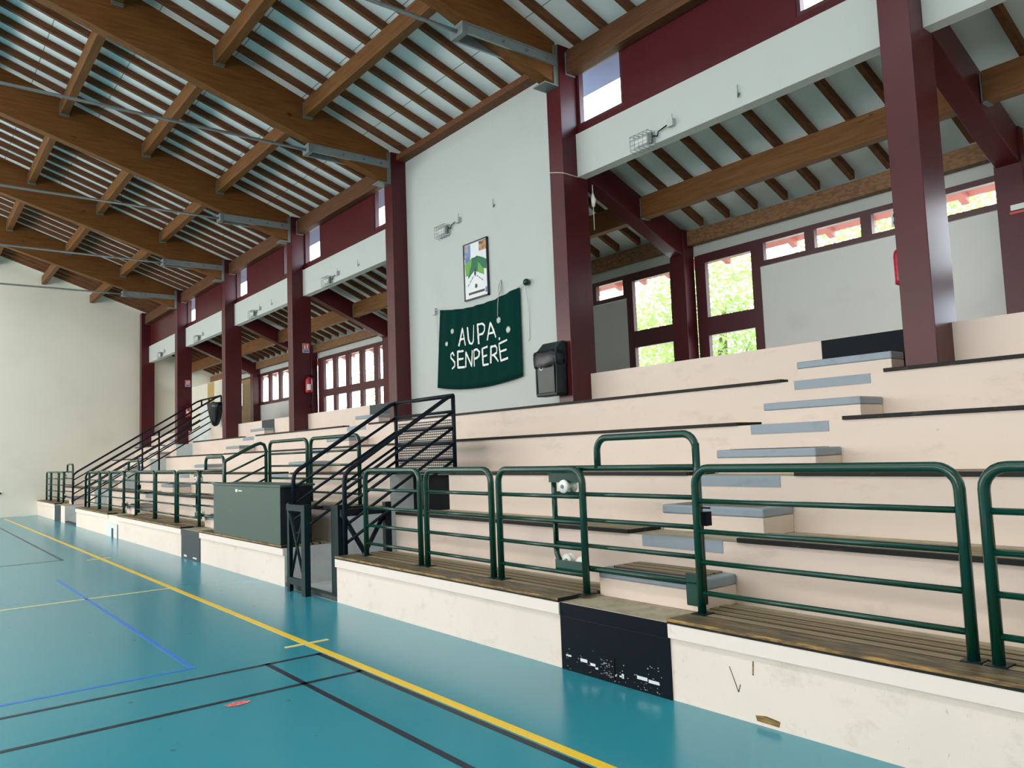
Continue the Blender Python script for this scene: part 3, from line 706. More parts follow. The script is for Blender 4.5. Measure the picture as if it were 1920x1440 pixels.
UB = (1.68, 1.48, 1.28, 1.08); zu = TZ[1] + 0.034
rail_panel(-13.02, -11.42, 'tall green railing panel on the second tier behind the green box, left one', 5.0, zu, 1.885, UB)
rail_panel(-11.35, -9.70, 'tall green railing panel on the second tier behind the green box, right one', 5.0, zu, 1.885, UB)
# sloping link panel between lower and upper railing
t = thing('railing_link', 'sloping green railing link rising from the front row to the second tier', 'railing', (-12.74, 4.5, ZB), 'green tubular railing panels')
xs = -12.74
m = MB(); m.tube([(xs, 4.16, ZB + .006), (xs, 4.16, 1.56), (xs, 4.18, 1.60), (xs, 4.66, 1.84), (xs, 4.75, 1.865), (xs, 4.81, 1.84), (xs, 4.84, 1.75), (xs, 4.84, zu + .006)], 0.028, 'green'); m.build('frame', t)
for dz in (0.2, 0.4, 0.6, 0.8): MB().tube([(xs, 4.16, 1.58 - dz), (xs, 4.84, 1.88 - dz)], 0.0165, 'green', 8).build('bar', t)
# sliding gates
def gate():
    g = -4.36; y = YR + 0.075; x1 = g + 1.03
    t = thing('sliding_gate', 'green sliding gate with raised loop across the near aisle', 'gate', ((g + x1) / 2, y, ZB), 'green sliding gates at the aisles')
    xi = g - 0.41; r = 0.022
    m = MB()
    m.tube([(xi, y, 1.40)] + [(xi, y, 0.80)] + arc((xi + 0.12, 0.80), 0.12, PI, 1.5 * PI, 5, 'XZ', y) + [(x1, y, 0.68)], r, 'green')
    m.tube([(xi, y, 1.36)] + arc((xi + 0.07, 1.37), 0.07, PI, PI / 2, 4, 'XZ', y) + [(x1, y, 1.44)], r, 'green')
    m.build('frame', t)
    m = MB(); u_frame(m, g + 0.10, x1 + 0.0, y, 1.44, 1.665, 0.026, 'green', 0.1); m.tube([(x1, y, 1.6), (x1, y, 0.55)], 0.026, 'green'); m.build('raised_loop', t)
    for z in (1.24, 1.045, 0.85): MB().tube([(xi, y, z), (x1, y, z)], 0.0165, 'green', 8).build('bar', t)
    MB().box(xi - 0.01, g - 0.03, y - 0.045, y - 0.03, 1.33, 1.425, 'green').build('top_bracket', t)
    MB().box(xi + 0.03, g - 0.02, y - 0.045, y - 0.03, 0.62, 0.725, 'green').build('lower_bracket', t)
    MB().box(x1 - 0.13, x1 - 0.02, y - 0.02, y - 0.005, 0.53, 0.74, 'green').build('foot_plate', t, 0.006)
    roll = [(0.012, -0.06), (0.05, -0.058), (0.054, -0.045), (0.05, -0.03), (0.022, -0.015), (0.022, 0.015), (0.05, 0.03), (0.054, 0.045), (0.05, 0.058), (0.012, 0.06)]
    for x, z in ((xi + 0.19, 1.30), (xi + 0.13, 0.72), (xi + 0.29, 0.71)):
        yo = -0.02 if z > 1 else 0.01; kk = 1.0 if z > 1 else 0.45
        w = MB().lathe((x, y + yo, z), [(r_, h_ * kk) for r_, h_ in roll], 'whiteplastic', 'Y', 18).build('roller', t)
        w['label'] = 'white plastic roller'
        MB().lathe((x, y + yo - 0.06 * kk - 0.008, z), [(0.016, 0), (0.016, 0.012)], 'gplate', 'Y', 8).build('axle_bolt', w)
    MB().box(x1 + 0.03, x1 + 0.075, y - 0.03, y + 0.03, 1.06, 1.15, 'black').box(x1 + 0.02, x1 + 0.09, y - 0.005, y + 0.005, 1.17, 1.18, 'black').build('latch', t)
    return t
g0 = gate()
dup(g0, (-9.49, 0, 0), 'green sliding gate with raised loop beside the green box')
dup(g0, (-15.09, 0, 0), 'green sliding gate with raised loop across the third aisle')
dup(g0, (-23.07, 0, 0), 'green sliding gate with raised loop at the farthest aisle')

# ------------------------------------------------------------------ stairwell guards
def guard_line(x, ya, za, yb, zbv, dz=0.0):
    return [(x, ya, za - dz), (x, yb, zbv - dz)]
t = thing('stairwell_guard', 'dark navy tubular guard around the stairwell right of the green box', 'guard rail', (-8.85, 4.7, ZB), 'stair guard rails')
XA, XB = -9.58, -8.14
for x in (XB, XA):
    m = MB(); m.tube([(x, 3.99, 0.505 if x == XB else 1.02), (x, 3.99, 1.33), (x, 4.01, 1.40), (x, 4.06, 1.45), (x, 4.12, 1.485), (x, 5.42, 2.285), (x, 5.50, 2.31)], 0.027, 'navy'); m.build('handrail', t)
    for k in range(1, 5): MB().tube([(x, 3.99, 1.42 - 0.2 * k), (x, 5.50, 2.31 - 0.2 * k)], 0.019, 'navy', 8).build('rail', t)
    MB().tube([(x, 5.50, 2.31), (x, 5.50, 1.36)], 0.026, 'navy').build('post', t)
MB().tube([(XA, 5.5, 2.31), (XB, 5.5, 2.31)], 0.027, 'navy').build('handrail', t)
for k in range(1, 5): MB().tube([(XA, 5.5, 2.31 - 0.2 * k), (XB, 5.5, 2.31 - 0.2 * k)], 0.019, 'navy', 8).build('rail', t)
MB().box(XA + 0.02, XB - 0.02, 5.525, 5.53, 1.36, 2.02, 'perf').build('perforated_panel', t)
MB().box(XA - 0.01, XB + 0.02, 5.47, 5.56, 1.325, 1.36, 'steelgreen').build('bottom_rail', t)
# portal frames at the foot of the stairwell
t = thing('stairwell_portal', 'cross-braced dark green steel frame at the mouth of the stairwell', 'steel frame', (-8.7, 3.8, 0))
m = MB()
def angle(m, x, y, z0, z1, sx=1, sy=1, w=0.07, mat='steelgreen'):
    m.box(x, x + sx * w, y, y + sy * 0.012, z0, z1, mat); m.box(x, x + sx * 0.012, y, y + sy * w, z0, z1, mat)
angle(m, -9.27, 3.77, 0.001, 1.06); m.build('post', t)
m = MB(); m.box(-8.80, -8.70, 3.75, 3.82, 0.001, 1.05, 'steelgreen').build('post', t)
MB().box(-9.26, -8.75, 3.76, 3.79, 0.97, 1.045, 'steelgreen').build('top_bar', t)
MB().box(-9.26, -8.78, 3.76, 3.79, 0.10, 0.18, 'steelgreen').build('bottom_bar', t)
m = MB(); m.tube([(-9.22, 3.785, 0.97), (-8.80, 3.785, 0.17)], 0.018, 'steelgreen', 4); m.tube([(-8.82, 3.80, 0.97), (-9.22, 3.80, 0.17)], 0.018, 'steelgreen', 4); m.build('cross_brace', t)
MB().box(-8.72, -8.30, 3.98, 4.02, 0.99, 1.035, 'navy').build('link_bar', t)
MB().tube([(-8.74, 3.79, 1.01), (-8.70, 4.0, 1.01)], 0.015, 'navy', 6).build('link_bar', t)
t = thing('braced_steel_frame', 'cross-braced dark steel side frame behind the left end of the railing', 'steel frame', (-8.2, 4.3, 0))
m = MB(); m.box(-8.42, -8.24, 3.95, 3.965, 0.0, 1.05, 'steelgreen').box(-8.255, -8.24, 3.965, 4.06, 0.0, 1.05, 'navy').build('post', t)
MB().box(-8.24, -8.17, 4.52, 4.60, 0.0, 1.05, 'navy').build('post', t)
MB().box(-8.235, -8.185, 3.97, 4.55, 0.92, 1.0, 'navy').build('top_bar', t)
m = MB(); m.tube([(-8.21, 4.0, 0.93), (-8.21, 4.5, 0.1)], 0.03, 'navy', 4); m.tube([(-8.21, 4.54, 0.93), (-8.21, 4.02, 0.1)], 0.03, 'navy', 4); m.build('cross_brace', t)
# far stair guard
def far_guard(x, label):
    t = thing('stair_handrail', label, 'guard rail', (x, 5.9, ZB), 'stair guard rails')
    m = MB(); m.tube([(x, 4.08, 0.505), (x, 4.08, 1.30), (x, 4.10, 1.37), (x, 4.18, 1.44), (x, 7.55, 3.50), (x, 7.70, 3.56)], 0.027, 'navy'); m.build('handrail', t)
    for k in range(1, 5): MB().tube([(x, 4.08, 1.40 - 0.2 * k), (x, 7.70, 3.56 - 0.2 * k)], 0.018, 'navy', 8).build('rail', t)
    for y, z0, z1 in ((5.94, TZ[2] + 0.03, 2.53), (7.70, TZ[5], 3.56)): MB().tube([(x, y, z0), (x, y, z1)], 0.025, 'navy').build('post', t)
far_guard(-23.84, 'dark five-rail sloping handrail, right side of the far stairwell')
far_guard(-25.76, 'dark five-rail sloping handrail, left side of the far stairwell, bending across the top')
o = [q for q in COL.objects if q.name.startswith('stair_handrail')][-1]
MB().tube([(-25.76, 7.7, 3.56), (-23.9, 7.7, 3.56)], 0.027, 'navy').build('handrail', o)
MB().tube([(-25.0, 7.7, 3.3), (-25.0, 7.7, 3.55)], 0.02, 'navy').build('post', o)

# ------------------------------------------------------------------ scorer's green box on the bench
t = thing('scorer_box', 'big dark green painted box standing on the front bench by the stairwell', 'box', (-11.0, 4.06, 0.505))
MB().box(-12.31, -9.67, 3.85, 4.27, 0.506, 1.235, 'boxgreen', {'right': 'boxshade'}).build('box_body', t, 0.006)
MB().box(-12.33, -9.64, 3.84, 4.31, 1.235, 1.265, 'boxgreen').build('lid', t, 0.004)
m = MB(); m.box(-11.32, -11.24, 3.847, 3.8505, 1.15, 1.19, 'lettering').box(-11.2, -11.05, 3.847, 3.8505, 1.16, 1.175, 'lettering').build('scratch_mark', t)

# ------------------------------------------------------------------ banner
def cl_x(u, v):
    xl = -11.27 + 0.15 * v; xr = -8.96
    return xl + (xr - xl) * u
def cl_z(u, v):
    top = 4.04 + (4.03 - 4.04) * u - 0.40 * u * (1 - u); bot = 2.71 + (2.69 - 2.71) * u - 0.36 * u * (1 - u)
    return bot + (top - bot) * v
def cl_y(u, v): return 7.30 + 0.014 * math.sin(u * 46) * (0.25 + 0.75 * v) + 0.008 * math.sin(u * 19 + 1)
t = thing('cloth_banner', 'dark green cloth banner hand-painted with white words, hung on the white wall', 'banner', (-10.1, 7.33, 2.6))
m = MB(); NU, NV = 90, 14
for i in range(NU + 1):
    for j in range(NV + 1):
        u, v = i / NU, j / NV; m.v.append((cl_x(u, v), cl_y(u, v), cl_z(u, v)))
for i in range(NU):
    for j in range(NV):
        a = i * (NV + 1) + j; m.face((a, a + NV + 1, a + NV + 2, a + 1), 'banner', True)
ob = m.build('cloth', t); sm = ob.modifiers.new('thick', 'SOLIDIFY'); sm.thickness = 0.006
STROKES = [
 [(-10.57, 3.34), (-10.47, 3.63), (-10.38, 3.33)], [(-10.53, 3.45), (-10.43, 3.45)],
 [(-10.30, 3.62), (-10.29, 3.42), (-10.26, 3.35), (-10.20, 3.335), (-10.155, 3.38), (-10.13, 3.63)],
 [(-9.99, 3.30), (-10.0, 3.63)], [(-10.0, 3.615), (-9.9, 3.62), (-9.84, 3.575), (-9.85, 3.50), (-9.9, 3.455), (-9.99, 3.45)],
 [(-9.77, 3.33), (-9.68, 3.60), (-9.57, 3.35)], [(-9.74, 3.43), (-9.62, 3.44)],
 [(-10.69, 3.195), (-10.74, 3.255), (-10.81, 3.235), (-10.81, 3.175), (-10.74, 3.13), (-10.685, 3.085), (-10.69, 3.02), (-10.78, 2.985)],
 [(-10.45, 3.25), (-10.60, 3.255), (-10.61, 2.99), (-10.42, 2.98)], [(-10.60, 3.125), (-10.46, 3.125)],
 [(-10.39, 2.97), (-10.37, 3.22), (-10.23, 2.97), (-10.20, 3.23)],
 [(-10.14, 2.955), (-10.14, 3.22), (-10.04, 3.225), (-9.985, 3.175), (-10.0, 3.11), (-10.05, 3.085), (-10.13, 3.08)],
 [(-9.77, 3.235), (-9.92, 3.22), (-9.91, 2.955), (-9.76, 2.955)], [(-9.91, 3.09), (-9.79, 3.10)],
 [(-9.71, 2.96), (-9.69, 3.22), (-9.59, 3.225), (-9.54, 3.175), (-9.56, 3.11), (-9.68, 3.08)], [(-9.64, 3.085), (-9.51, 2.97)],
 [(-9.27, 3.275), (-9.47, 3.235), (-9.43, 2.97), (-9.26, 2.995)], [(-9.45, 3.11), (-9.29, 3.13)], [(-9.455, 3.295), (-9.445, 3.335)]]
def uv_of(x, z):
    u = v = 0.5
    for _ in range(8):
        xl = -11.27 + 0.15 * v; u = (x - xl) / (-8.96 - xl)
        b = cl_z(u, 0); tp = cl_z(u, 1); v = (z - b) / (tp - b)
    return u, v
m = MB(); w = 0.0165
for st in STROKES:
    P = []
    for a, b in zip(st[:-1], st[1:]):
        L = math.hypot(b[0] - a[0], b[1] - a[1]); k = max(2, int(L / 0.02))
        for i in range(k + (1 if b is st[-1] else 0)): P.append((a[0] + (b[0] - a[0]) * i / k, a[1] + (b[1] - a[1]) * i / k))
    n0 = len(m.v)
    for i, (x, z) in enumerate(P):
        q0, q1 = P[max(0, i - 1)], P[min(len(P) - 1, i + 1)]; dx, dz = q1[0] - q0[0], q1[1] - q0[1]; L = math.hypot(dx, dz) or 1
        nx, nz_ = -dz / L, dx / L; ww = w * (0.85 + 0.3 * random.random())
        for sg in (-1, 1):
            px, pz = x + sg * nx * ww, z + sg * nz_ * ww; u, v = uv_of(px, pz); m.v.append((px, cl_y(u, v) - 0.011, pz))
    for i in range(len(P) - 1):
        a = n0 + 2 * i; m.face((a, a + 1, a + 3, a + 2), 'lettering')
tag(m.build('lettering', t), 'white brushed letters AUPA SENPERE')
for x, z, r in ((-9.44, 3.60, 0.052), (-9.21, 3.42, 0.052), (-10.72, 3.61, 0.045), (-10.90, 3.42, 0.04)):
    MB().lathe((x, 7.265, z), [(r * .4, 0), (r, 0.004), (r, 0.012), (r * .4, 0.016)], 'disc', 'Y', 20).build('pinned_disc', t)
MB().box(-11.36, -11.28, 7.30, 7.348, 3.99, 4.1, 'greyplastic').build('wall_bracket', t)
MB().lathe((-8.77, 7.30, 4.07), [(0.01, -0.05), (0.045, -0.03), (0.055, 0), (0.045, 0.03), (0.01, 0.045)], 'green', 'Y', 14).build('wall_knob', t)
m = MB(); m.tube([(-11.29, 7.30, 4.06), (-11.1, 7.30, 4.035)], 0.006, 'cord', 5); m.tube([(-8.98, 7.29, 4.03), (-8.78, 7.29, 4.07)], 0.006, 'cord', 5)
m.tube([(-8.78, 7.285, 4.02), (-8.775, 7.33, 3.6), (-8.79, 7.335, 3.24), (-8.82, 7.335, 3.2)], 0.005, 'cord', 5)
m.tube([(-11.29, 7.33, 4.0), (-11.24, 7.33, 3.4)], 0.004, 'cord', 5)
m.build('hanging_cord', t)
t = thing('rosette_pendant', 'pale looped ribbon hanging on a cord above the banner right half', 'ribbon', (-9.44, 7.33, 4.1))
m = MB(); m.tube([(-9.44, 7.335, 4.24), (-9.48, 7.32, 4.15), (-9.47, 7.30, 4.06), (-9.44, 7.29, 4.0), (-9.41, 7.30, 4.06), (-9.42, 7.32, 4.15), (-9.44, 7.335, 4.23)], 0.012, 'cord', 6); m.build('ribbon_loop', t)
m = MB(); m.tube([(-9.44, 7.29, 4.0), (-9.44, 7.265, 3.85), (-9.45, 7.262, 3.66)], 0.006, 'cord', 5); m.build('cord', t)

# ------------------------------------------------------------------ framed jersey poster
t = thing('framed_poster', 'black-framed poster of a green and white jersey on the white wall', 'picture', (-10.06, 7.35, 4.06))
x0, x1, z0, z1, yp = -10.39, -9.735, 4.06, 5.0, 7.32
m = MB()
for a in ((x0, x1, z0, z0 + .018), (x0, x1, z1 - .018, z1), (x0, x0 + .018, z0, z1), (x1 - .018, x1, z0, z1)): m.box(a[0], a[1], yp - 0.012, 7.349, a[2], a[3], 'blackframe')
m.build('frame', t)
MB().box(x0 + .018, x1 - .018, yp, 7.345, z0 + .018, z1 - .018, 'paper').build('print', t)
def art(name, pts, mat, lift): MB().prism_y([(x0 + a * (x1 - x0), z0 + b * (z1 - z0)) for a, b in pts], yp - lift, yp - lift + 0.0015, mat).build(name, t)
art('jersey_body', [(0.185, 0.06), (0.86, 0.085), (0.84, 0.37), (0.45, 0.49), (0.175, 0.375)], 'paper', 0.002)
art('jersey_top', [(0.175, 0.375), (0.45, 0.49), (0.84, 0.37), (0.82, 0.485), (0.94, 0.455), (0.955, 0.62), (0.85, 0.66), (0.57, 0.735), (0.52, 0.705), (0.45, 0.70), (0.37, 0.725), (0.2, 0.68)], 'jdark', 0.0035)
art('jersey_sleeve', [(0.055, 0.645), (0.36, 0.722), (0.33, 0.60), (0.20, 0.43), (0.085, 0.43)], 'jlight', 0.005)
art('jersey_side_green', [(0.62, 0.625), (0.84, 0.47), (0.84, 0.372), (0.58, 0.455)], 'jlight', 0.005)
art('collar', [(0.36, 0.722), (0.45, 0.695), (0.53, 0.70), (0.57, 0.735), (0.53, 0.72), (0.45, 0.715)], 'blackframe', 0.0065)
art('photo_left', [(0.03, 0.74), (0.30, 0.74), (0.30, 0.97), (0.03, 0.97)], 'photoblue', 0.002)
art('photo_badge', [(0.07, 0.66), (0.27, 0.66), (0.27, 0.76), (0.07, 0.76)], 'signblue', 0.0035)
art('photo_right', [(0.66, 0.80), (0.95, 0.80), (0.95, 0.97), (0.66, 0.97)], 'photoorange', 0.002)
art('hem_stripe', [(0.18, 0.085), (0.85, 0.085), (0.85, 0.125), (0.18, 0.125)], 'blackframe', 0.0035)
art('corner_mark', [(0.88, 0.06), (0.96, 0.06), (0.96, 0.15), (0.88, 0.15)], 'signblue', 0.002)
art('crest', [(0.50, 0.17), (0.56, 0.20), (0.54, 0.25), (0.47, 0.25), (0.45, 0.20)], 'blackframe', 0.0035)
art('chest_emblem', [(0.44, 0.43), (0.48, 0.38), (0.52, 0.43), (0.50, 0.52), (0.46, 0.52)], 'blackframe', 0.006)
for k in range(3):
    art('dash', [(0.40 - .09 * k, 0.40 - .055 * k), (0.34 - .09 * k, 0.36 - .055 * k), (0.34 - .09 * k, 0.345 - .055 * k), (0.40 - .09 * k, 0.385 - .055 * k)], 'blackframe', 0.006)
    art('dash', [(0.55 + .09 * k, 0.40 - .04 * k), (0.61 + .09 * k, 0.37 - .04 * k), (0.61 + .09 * k, 0.355 - .04 * k), (0.55 + .09 * k, 0.385 - .04 * k)], 'blackframe', 0.006)

# ------------------------------------------------------------------ waste bin on the pillar
t = thing('waste_bin', 'grey waste bin with black bag and hood, fixed to the red pillar by the banner', 'waste bin', (-7.92, 6.95, 2.3))
bx0, bx1, by0, by1 = -8.10, -7.68, 6.84, 7.045
m = MB(); m.prism_y([(bx0 + .02, 2.31), (bx1 - .03, 2.31), (bx1, 2.86), (bx0, 2.86)], by0 + .012, by1, 'bin'); m.build('bin_body', t, 0.02)
m = MB(); m.prism_y([(bx0 + .0, 2.30), (bx1 - .0, 2.30), (bx1 + .012, 2.84), (bx1 - .05, 2.84), (bx1 - .06, 2.35), (bx0 + 0.0, 2.35)], by0, by1 - 0.02, 'bindark'); m.box(bx0 - .008, bx0 + .022, by0, by0 + .05, 2.32, 2.84, 'bindark'); m.box(bx1 - .045, bx1 + .008, by0, by1 - .02, 2.32, 2.86, 'bindark'); m.build('bin_rim', t, 0.012)
m = MB(); m.prism_x([(by0 - .01, 2.72), (by1, 2.72), (by1, 3.03), (by1 - .08, 3.035), (by0 + .02, 2.93), (by0 - .01, 2.86)], bx0 + 0.02, bx1 + 0.015, 'bindark'); m.build('hood', t, 0.02)
m = MB(); NB = 28; prof = []
for i in range(NB):
    a = 2 * PI * i / NB; ca, sa = math.cos(a), math.sin(a)
    ex = 0.235 * (abs(ca) ** 0.5) * (1 if ca > 0 else -1); ey = 0.10 * (abs(sa) ** 0.5) * (1 if sa > 0 else -1)
    prof.append((ex, ey))
rows = [(2.91, 0.93), (2.88, 1.02), (2.82, 1.06), (2.76, 1.05), (2.71, 1.02), (2.695, 0.97)]
cx, cy = (bx0 + bx1) / 2 - 0.01, (by0 + by1) / 2 - 0.025
for z, s in rows:
    for i, (ex, ey) in enumerate(prof):
        jj = 1 + 0.05 * math.sin(i * 2.3 + z * 40) + random.uniform(-.02, .02); yy = min(cy + ey * s * jj, by1 - 0.005)
        m.v.append((cx + ex * s * jj, yy, z + 0.012 * math.sin(i * 1.7) + 0.10 * max(0, ex) * (0.3)))
for r in range(len(rows) - 1):
    for i in range(NB):
        a = r * NB + i; b = r * NB + (i + 1) % NB; m.face((a, b, b + NB, a + NB), 'bag', True)
m.face(range(NB), 'bag'); m.build('bin_bag', t)
MB().lathe((-7.99, by0 + 0.006, 2.69), [(0.02, 0.004), (0.038, 0.002), (0.042, 0.004)], 'greyplastic', 'Y', 20).build('round_emblem', t)

# bin bag hung by the far stairs
t = thing('hanging_bin_bag', 'black bin bag hung from a wall ring beside the far stair handrail', 'bin bag', (-22.6, 7.2, 2.6))
m = MB(); NB = 20
rows = [(3.26, 0.34), (3.22, 0.40), (3.10, 0.37), (2.95, 0.30), (2.80, 0.24), (2.66, 0.18), (2.60, 0.07)]
for z, r in rows:
    for i in range(NB):
        a = 2 * PI * i / NB; rr = r * (1 + 0.07 * math.sin(i * 2.5 + z * 9)); m.v.append((-22.75 + rr * math.cos(a), 7.18 + rr * 0.5 * math.sin(a), z + 0.02 * math.sin(i * 1.9)))
for q in range(len(rows) - 1):
    for i in range(NB):
        a = q * NB + i; b = q * NB + (i + 1) % NB; m.face((a, b, b + NB, a + NB), 'bag', True)
m.face(range(NB), 'bag'); m.face(range((len(rows) - 1) * NB, len(rows) * NB), 'bag'); m.build('bag', t)
MB().box(-23.15, -21.76, 7.30, 7.40, 3.22, 3.29, 'bag').build('support_bar', t)

# ------------------------------------------------------------------ bulkhead lamps with wire cages
def lamp(x, y, label):
    z = 5.38
    t = thing('bulkhead_lamp', label, 'wall lamp', (x, y, z - 0.1), 'caged bulkhead lamps')
    MB().box(x - 0.19, x + 0.12, y - 0.03, y - 0.001, z - 0.09, z + 0.09, 'greyplastic').build('back_plate', t, 0.01)
    MB().box(x - 0.15, x + 0.06, y - 0.085, y - 0.03, z - 0.05, z + 0.04, 'whiteplastic').build('glass_cover', t, 0.02)  # white cover; the glass's bright reflection put into the colour
    MB().box(x + 0.06, x + 0.12, y - 0.075, y - 0.03, z - 0.07, z + 0.07, 'gplate').build('gear_box', t, 0.006)
    m = MB()
    for k in range(5):
        xx = x - 0.19 + k * 0.07; m.tube([(xx, y - 0.002, z - 0.11), (xx, y - 0.12, z - 0.10), (xx, y - 0.12, z + 0.09), (xx, y - 0.002, z + 0.10)], 0.004, 'galv', 5)
    for k in range(4):
        zz = z - 0.09 + k * 0.06; m.tube([(x - 0.20, y - 0.12, zz), (x + 0.12, y - 0.12, zz)], 0.004, 'galv', 5)
    m.build('wire_cage', t)
    MB().box(x + 0.36, x + 0.45, y - 0.06, y - 0.001, z + 0.04, z + 0.13, 'greyplastic').box(x + 0.43, x + 0.44, y - 0.05, y - 0.04, z + 0.13, z + 0.19, 'galv').build('junction_box', t, 0.004)
    MB().tube([(x + 0.12, y - 0.04, z + 0.02), (x + 0.18, y - 0.03, z + 0.0), (x + 0.2, y - 0.03, z + 0.05), (x + 0.36, y - 0.03, z + 0.085)], 0.008, 'black', 6).build('cable', t)
lamp(-6.30, 7.31, 'wire-caged wall lamp on the white lintel right of the bin pillar')
lamp(-10.92, 7.35, 'wire-caged wall lamp on the white wall above the poster')
lamp(-15.40, 7.31, 'wire-caged wall lamp on the white lintel, first bay left of the banner wall')
lamp(-19.90, 7.31, 'wire-caged wall lamp on the white lintel, second bay left of the banner wall')
lamp(-24.65, 7.31, 'wire-caged wall lamp on the white lintel, third bay left of the banner wall')
lamp(-28.95, 7.31, 'wire-caged wall lamp on the farthest white lintel by the end wall')
for x, y, l in ((-4.94, 7.31, 'small steel spike on the lintel left of the nearest pillar'), (-9.54, 7.35, 'small steel spike on the white wall above the poster'), (-14.06, 7.31, 'small steel spike on the lintel left of the banner wall'), (-18.7, 7.31, 'small steel spike on the lintel, second bay left of the banner')):
    m = MB(); m.tube([(x, y - 0.0, 5.47), (x, y - 0.03, 5.42), (x, y - 0.03, 5.56)], 0.008, 'galv', 6, True, [0.010, 0.010, 0.004]); single(m.build('wall_spike'), l, 'hook', 'steel spikes on the lintels')
# thin cord tied round the bin pillar
m = MB(); m.tube([(-7.876, 7.30, 5.40), (-7.878, 7.045, 5.41), (-7.73, 7.043, 5.37), (-7.585, 7.045, 5.32), (-7.583, 7.30, 5.31)], 0.006, 'cord', 5); single(m.build('tied_cord'), 'thin pale cord tied round the bin pillar below the window', 'cord')

m = MB(); tx, ty = PX[1] + 0.03, 7.56
m.tube([(tx, ty, 5.24), (tx, ty, 5.10)], 0.008, 'cord', 6); m.tube([(tx, ty, 5.12), (tx + .01, ty, 5.02), (tx, ty, 4.93)], 0.03, 'whiteplastic', 8, True, [0.012, 0.035, 0.02]); m.tube([(tx, ty, 4.95), (tx, ty, 4.6)], 0.006, 'cord', 5)
single(m.build('hanging_tassel'), 'white rag tassel hanging under the lintel behind the bin pillar', 'tassel')

# ------------------------------------------------------------------ extinguishers and signs
def extinguisher(x, y, z, label, wx):
    t = thing('fire_extinguisher', label, 'fire extinguisher', (x, y, z), 'red fire extinguishers')
    MB().lathe((x, y, z), [(0.05, 0), (0.078, 0.012), (0.08, 0.05), (0.08, 0.27), (0.07, 0.32), (0.03, 0.36), (0.028, 0.38)], 'extred', 'Z', 20).build('cylinder', t)
    m = MB(); n0 = 0
    for i in range(7):
        a = -0.5 + 1.0 * i / 6
        for zz in (0.07, 0.20): m.v.append((x + 0.0815 * math.cos(a - 0.35), y + 0.0815 * math.sin(a - 0.35), z + zz))
    for i in range(6): m.face((2 * i, 2 * i + 2, 2 * i + 3, 2 * i + 1), 'paper', True)
    m.build('label_sticker', t)
    MB().box(x - 0.02, x + 0.02, y - 0.03, y + 0.10, z + 0.375, z + 0.40, 'black').box(x - 0.018, x + 0.018, y - 0.02, y + 0.02, z + 0.35, z + 0.38, 'galv').box(x - 0.012, x + 0.012, y, y + 0.11, z + 0.41, z + 0.425, 'black').build('valve_lever', t)
    MB().tube([(x, y + 0.03, z + 0.37), (x + 0.02, y + 0.1, z + 0.36), (x + 0.03, y + 0.11, z + 0.2), (x + 0.03, y + 0.07, z - 0.02), (x + 0.03, y + 0.03, z - 0.2)], 0.012, 'black', 7).build('hose', t)
    MB().tube([(x + 0.03, y + 0.032, z - 0.18), (x + 0.03, y + 0.01, z - 0.33)], 0.016, 'black', 8, True, [0.014, 0.024]).build('nozzle', t)
    MB().box(wx + (-0.004 if wx < x else 0.004), x + (-0.06 if wx < x else 0.06), y - 0.03, y + 0.03, z + 0.1, z + 0.25, 'gplate').build('wall_bracket', t)
extinguisher(PX[3] + 0.09, 7.38, 3.06, 'red fire extinguisher on the pillar second left of the banner', PX[3])
extinguisher(PX[5] + 0.09, 7.36, 3.02, 'red fire extinguisher on the far pillar behind the stair handrails', PX[5])
t = extinguisher(PX[0] - PWD - 0.095, 7.37, 3.0, 'red fire extinguisher peeping out left of the nearest pillar', PX[0] - PWD)
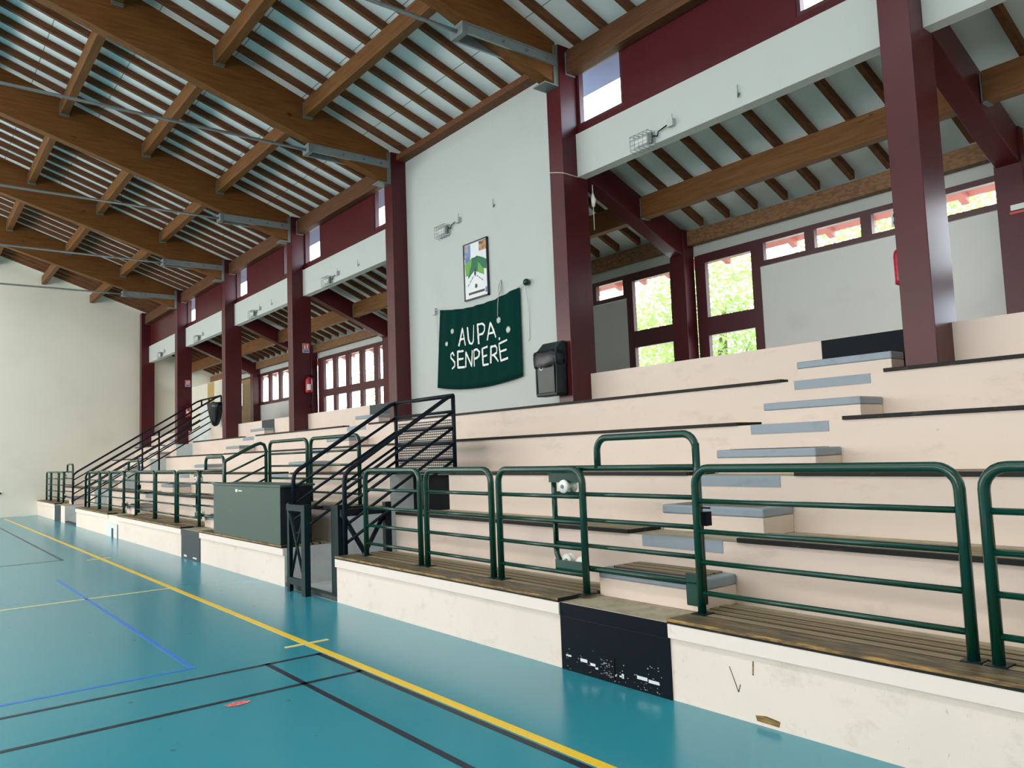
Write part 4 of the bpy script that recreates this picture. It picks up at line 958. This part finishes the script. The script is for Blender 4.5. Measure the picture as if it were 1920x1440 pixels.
def fire_sign(x, y, z, label):
    t = thing('fire_sign', label, 'sign', (x, y, z), 'red extinguisher signs')
    MB().box(x + 0.001, x + 0.006, y - 0.08, y + 0.08, z, z + 0.21, 'paper').build('plate', t)
    MB().box(x + 0.005, x + 0.008, y - 0.075, y + 0.075, z + 0.07, z + 0.205, 'signred').build('red_field', t)
    MB().box(x + 0.005, x + 0.008, y - 0.07, y + 0.07, z + 0.012, z + 0.058, 'signblue').build('text_band', t)
    m = MB(); m.box(x + 0.0075, x + 0.0095, y - 0.045, y - 0.01, z + 0.085, z + 0.165, 'paper').box(x + 0.0075, x + 0.0095, y - 0.035, y - 0.02, z + 0.165, z + 0.185, 'paper').box(x + 0.0075, x + 0.0095, y + 0.02, y + 0.05, z + 0.09, z + 0.19, 'paper'); m.build('pictogram', t)
fire_sign(PX[3], 7.36, 4.0, 'small red extinguisher sign above the extinguisher, second pillar left of the banner')
fire_sign(PX[5], 7.37, 4.02, 'small red extinguisher sign on the far pillar above the handrails')
t = thing('wall_notice', 'small white and red notice on the rear column at the right edge', 'sign', (-3.1, 9.5, 3.95))
MB().box(-3.11, -2.98, 9.492, 9.499, 3.99, 4.05, 'paper').build('notice_plate', t); MB().box(-3.12, -2.98, 9.492, 9.499, 3.95, 3.975, 'signred').build('red_band', t)
# sticker with two round prohibition marks on a strip window
t = thing('window_sticker', 'white sticker with two round prohibition marks on a strip window', 'sticker', (-4.42, 9.72, 4.2))
MB().box(-4.50, -4.36, 9.714, 9.717, 4.19, 4.38, 'paper').build('sticker_sheet', t)
for z in (4.24, 4.33):
    m = MB(); rr = 0.04; m.tube([(-4.43 + rr * math.cos(a * PI / 8), 9.711, z + rr * math.sin(a * PI / 8)) for a in range(17)], 0.006, 'blackframe', 5, False); m.tube([(-4.455, 9.711, z + 0.025), (-4.405, 9.711, z - 0.025)], 0.005, 'blackframe', 5); m.build('round_mark', t)
single(MB().tube([(PX[3] + 0.02, 7.485, TZ[5]), (PX[3] + 0.02, 7.485, 4.05)], 0.012, 'redframe', 8).build('conduit_pipe'), 'thin vertical conduit on the rear edge of the extinguisher pillar', 'conduit')
# black rail on the end wall, wall socket
single(MB().box(XE + 0.002, XE + 0.05, 0.6, 2.80, 0.77, 0.83, 'black').build('wall_rail'), 'black horizontal rail on the cream end wall', 'rail')
o = MB().box(-23.85, -23.6, 7.392, 7.40, 2.32, 2.46, 'greyplastic').build('wall_socket'); single(o, 'grey socket plate low on the white panel below the hanging bag', 'socket')
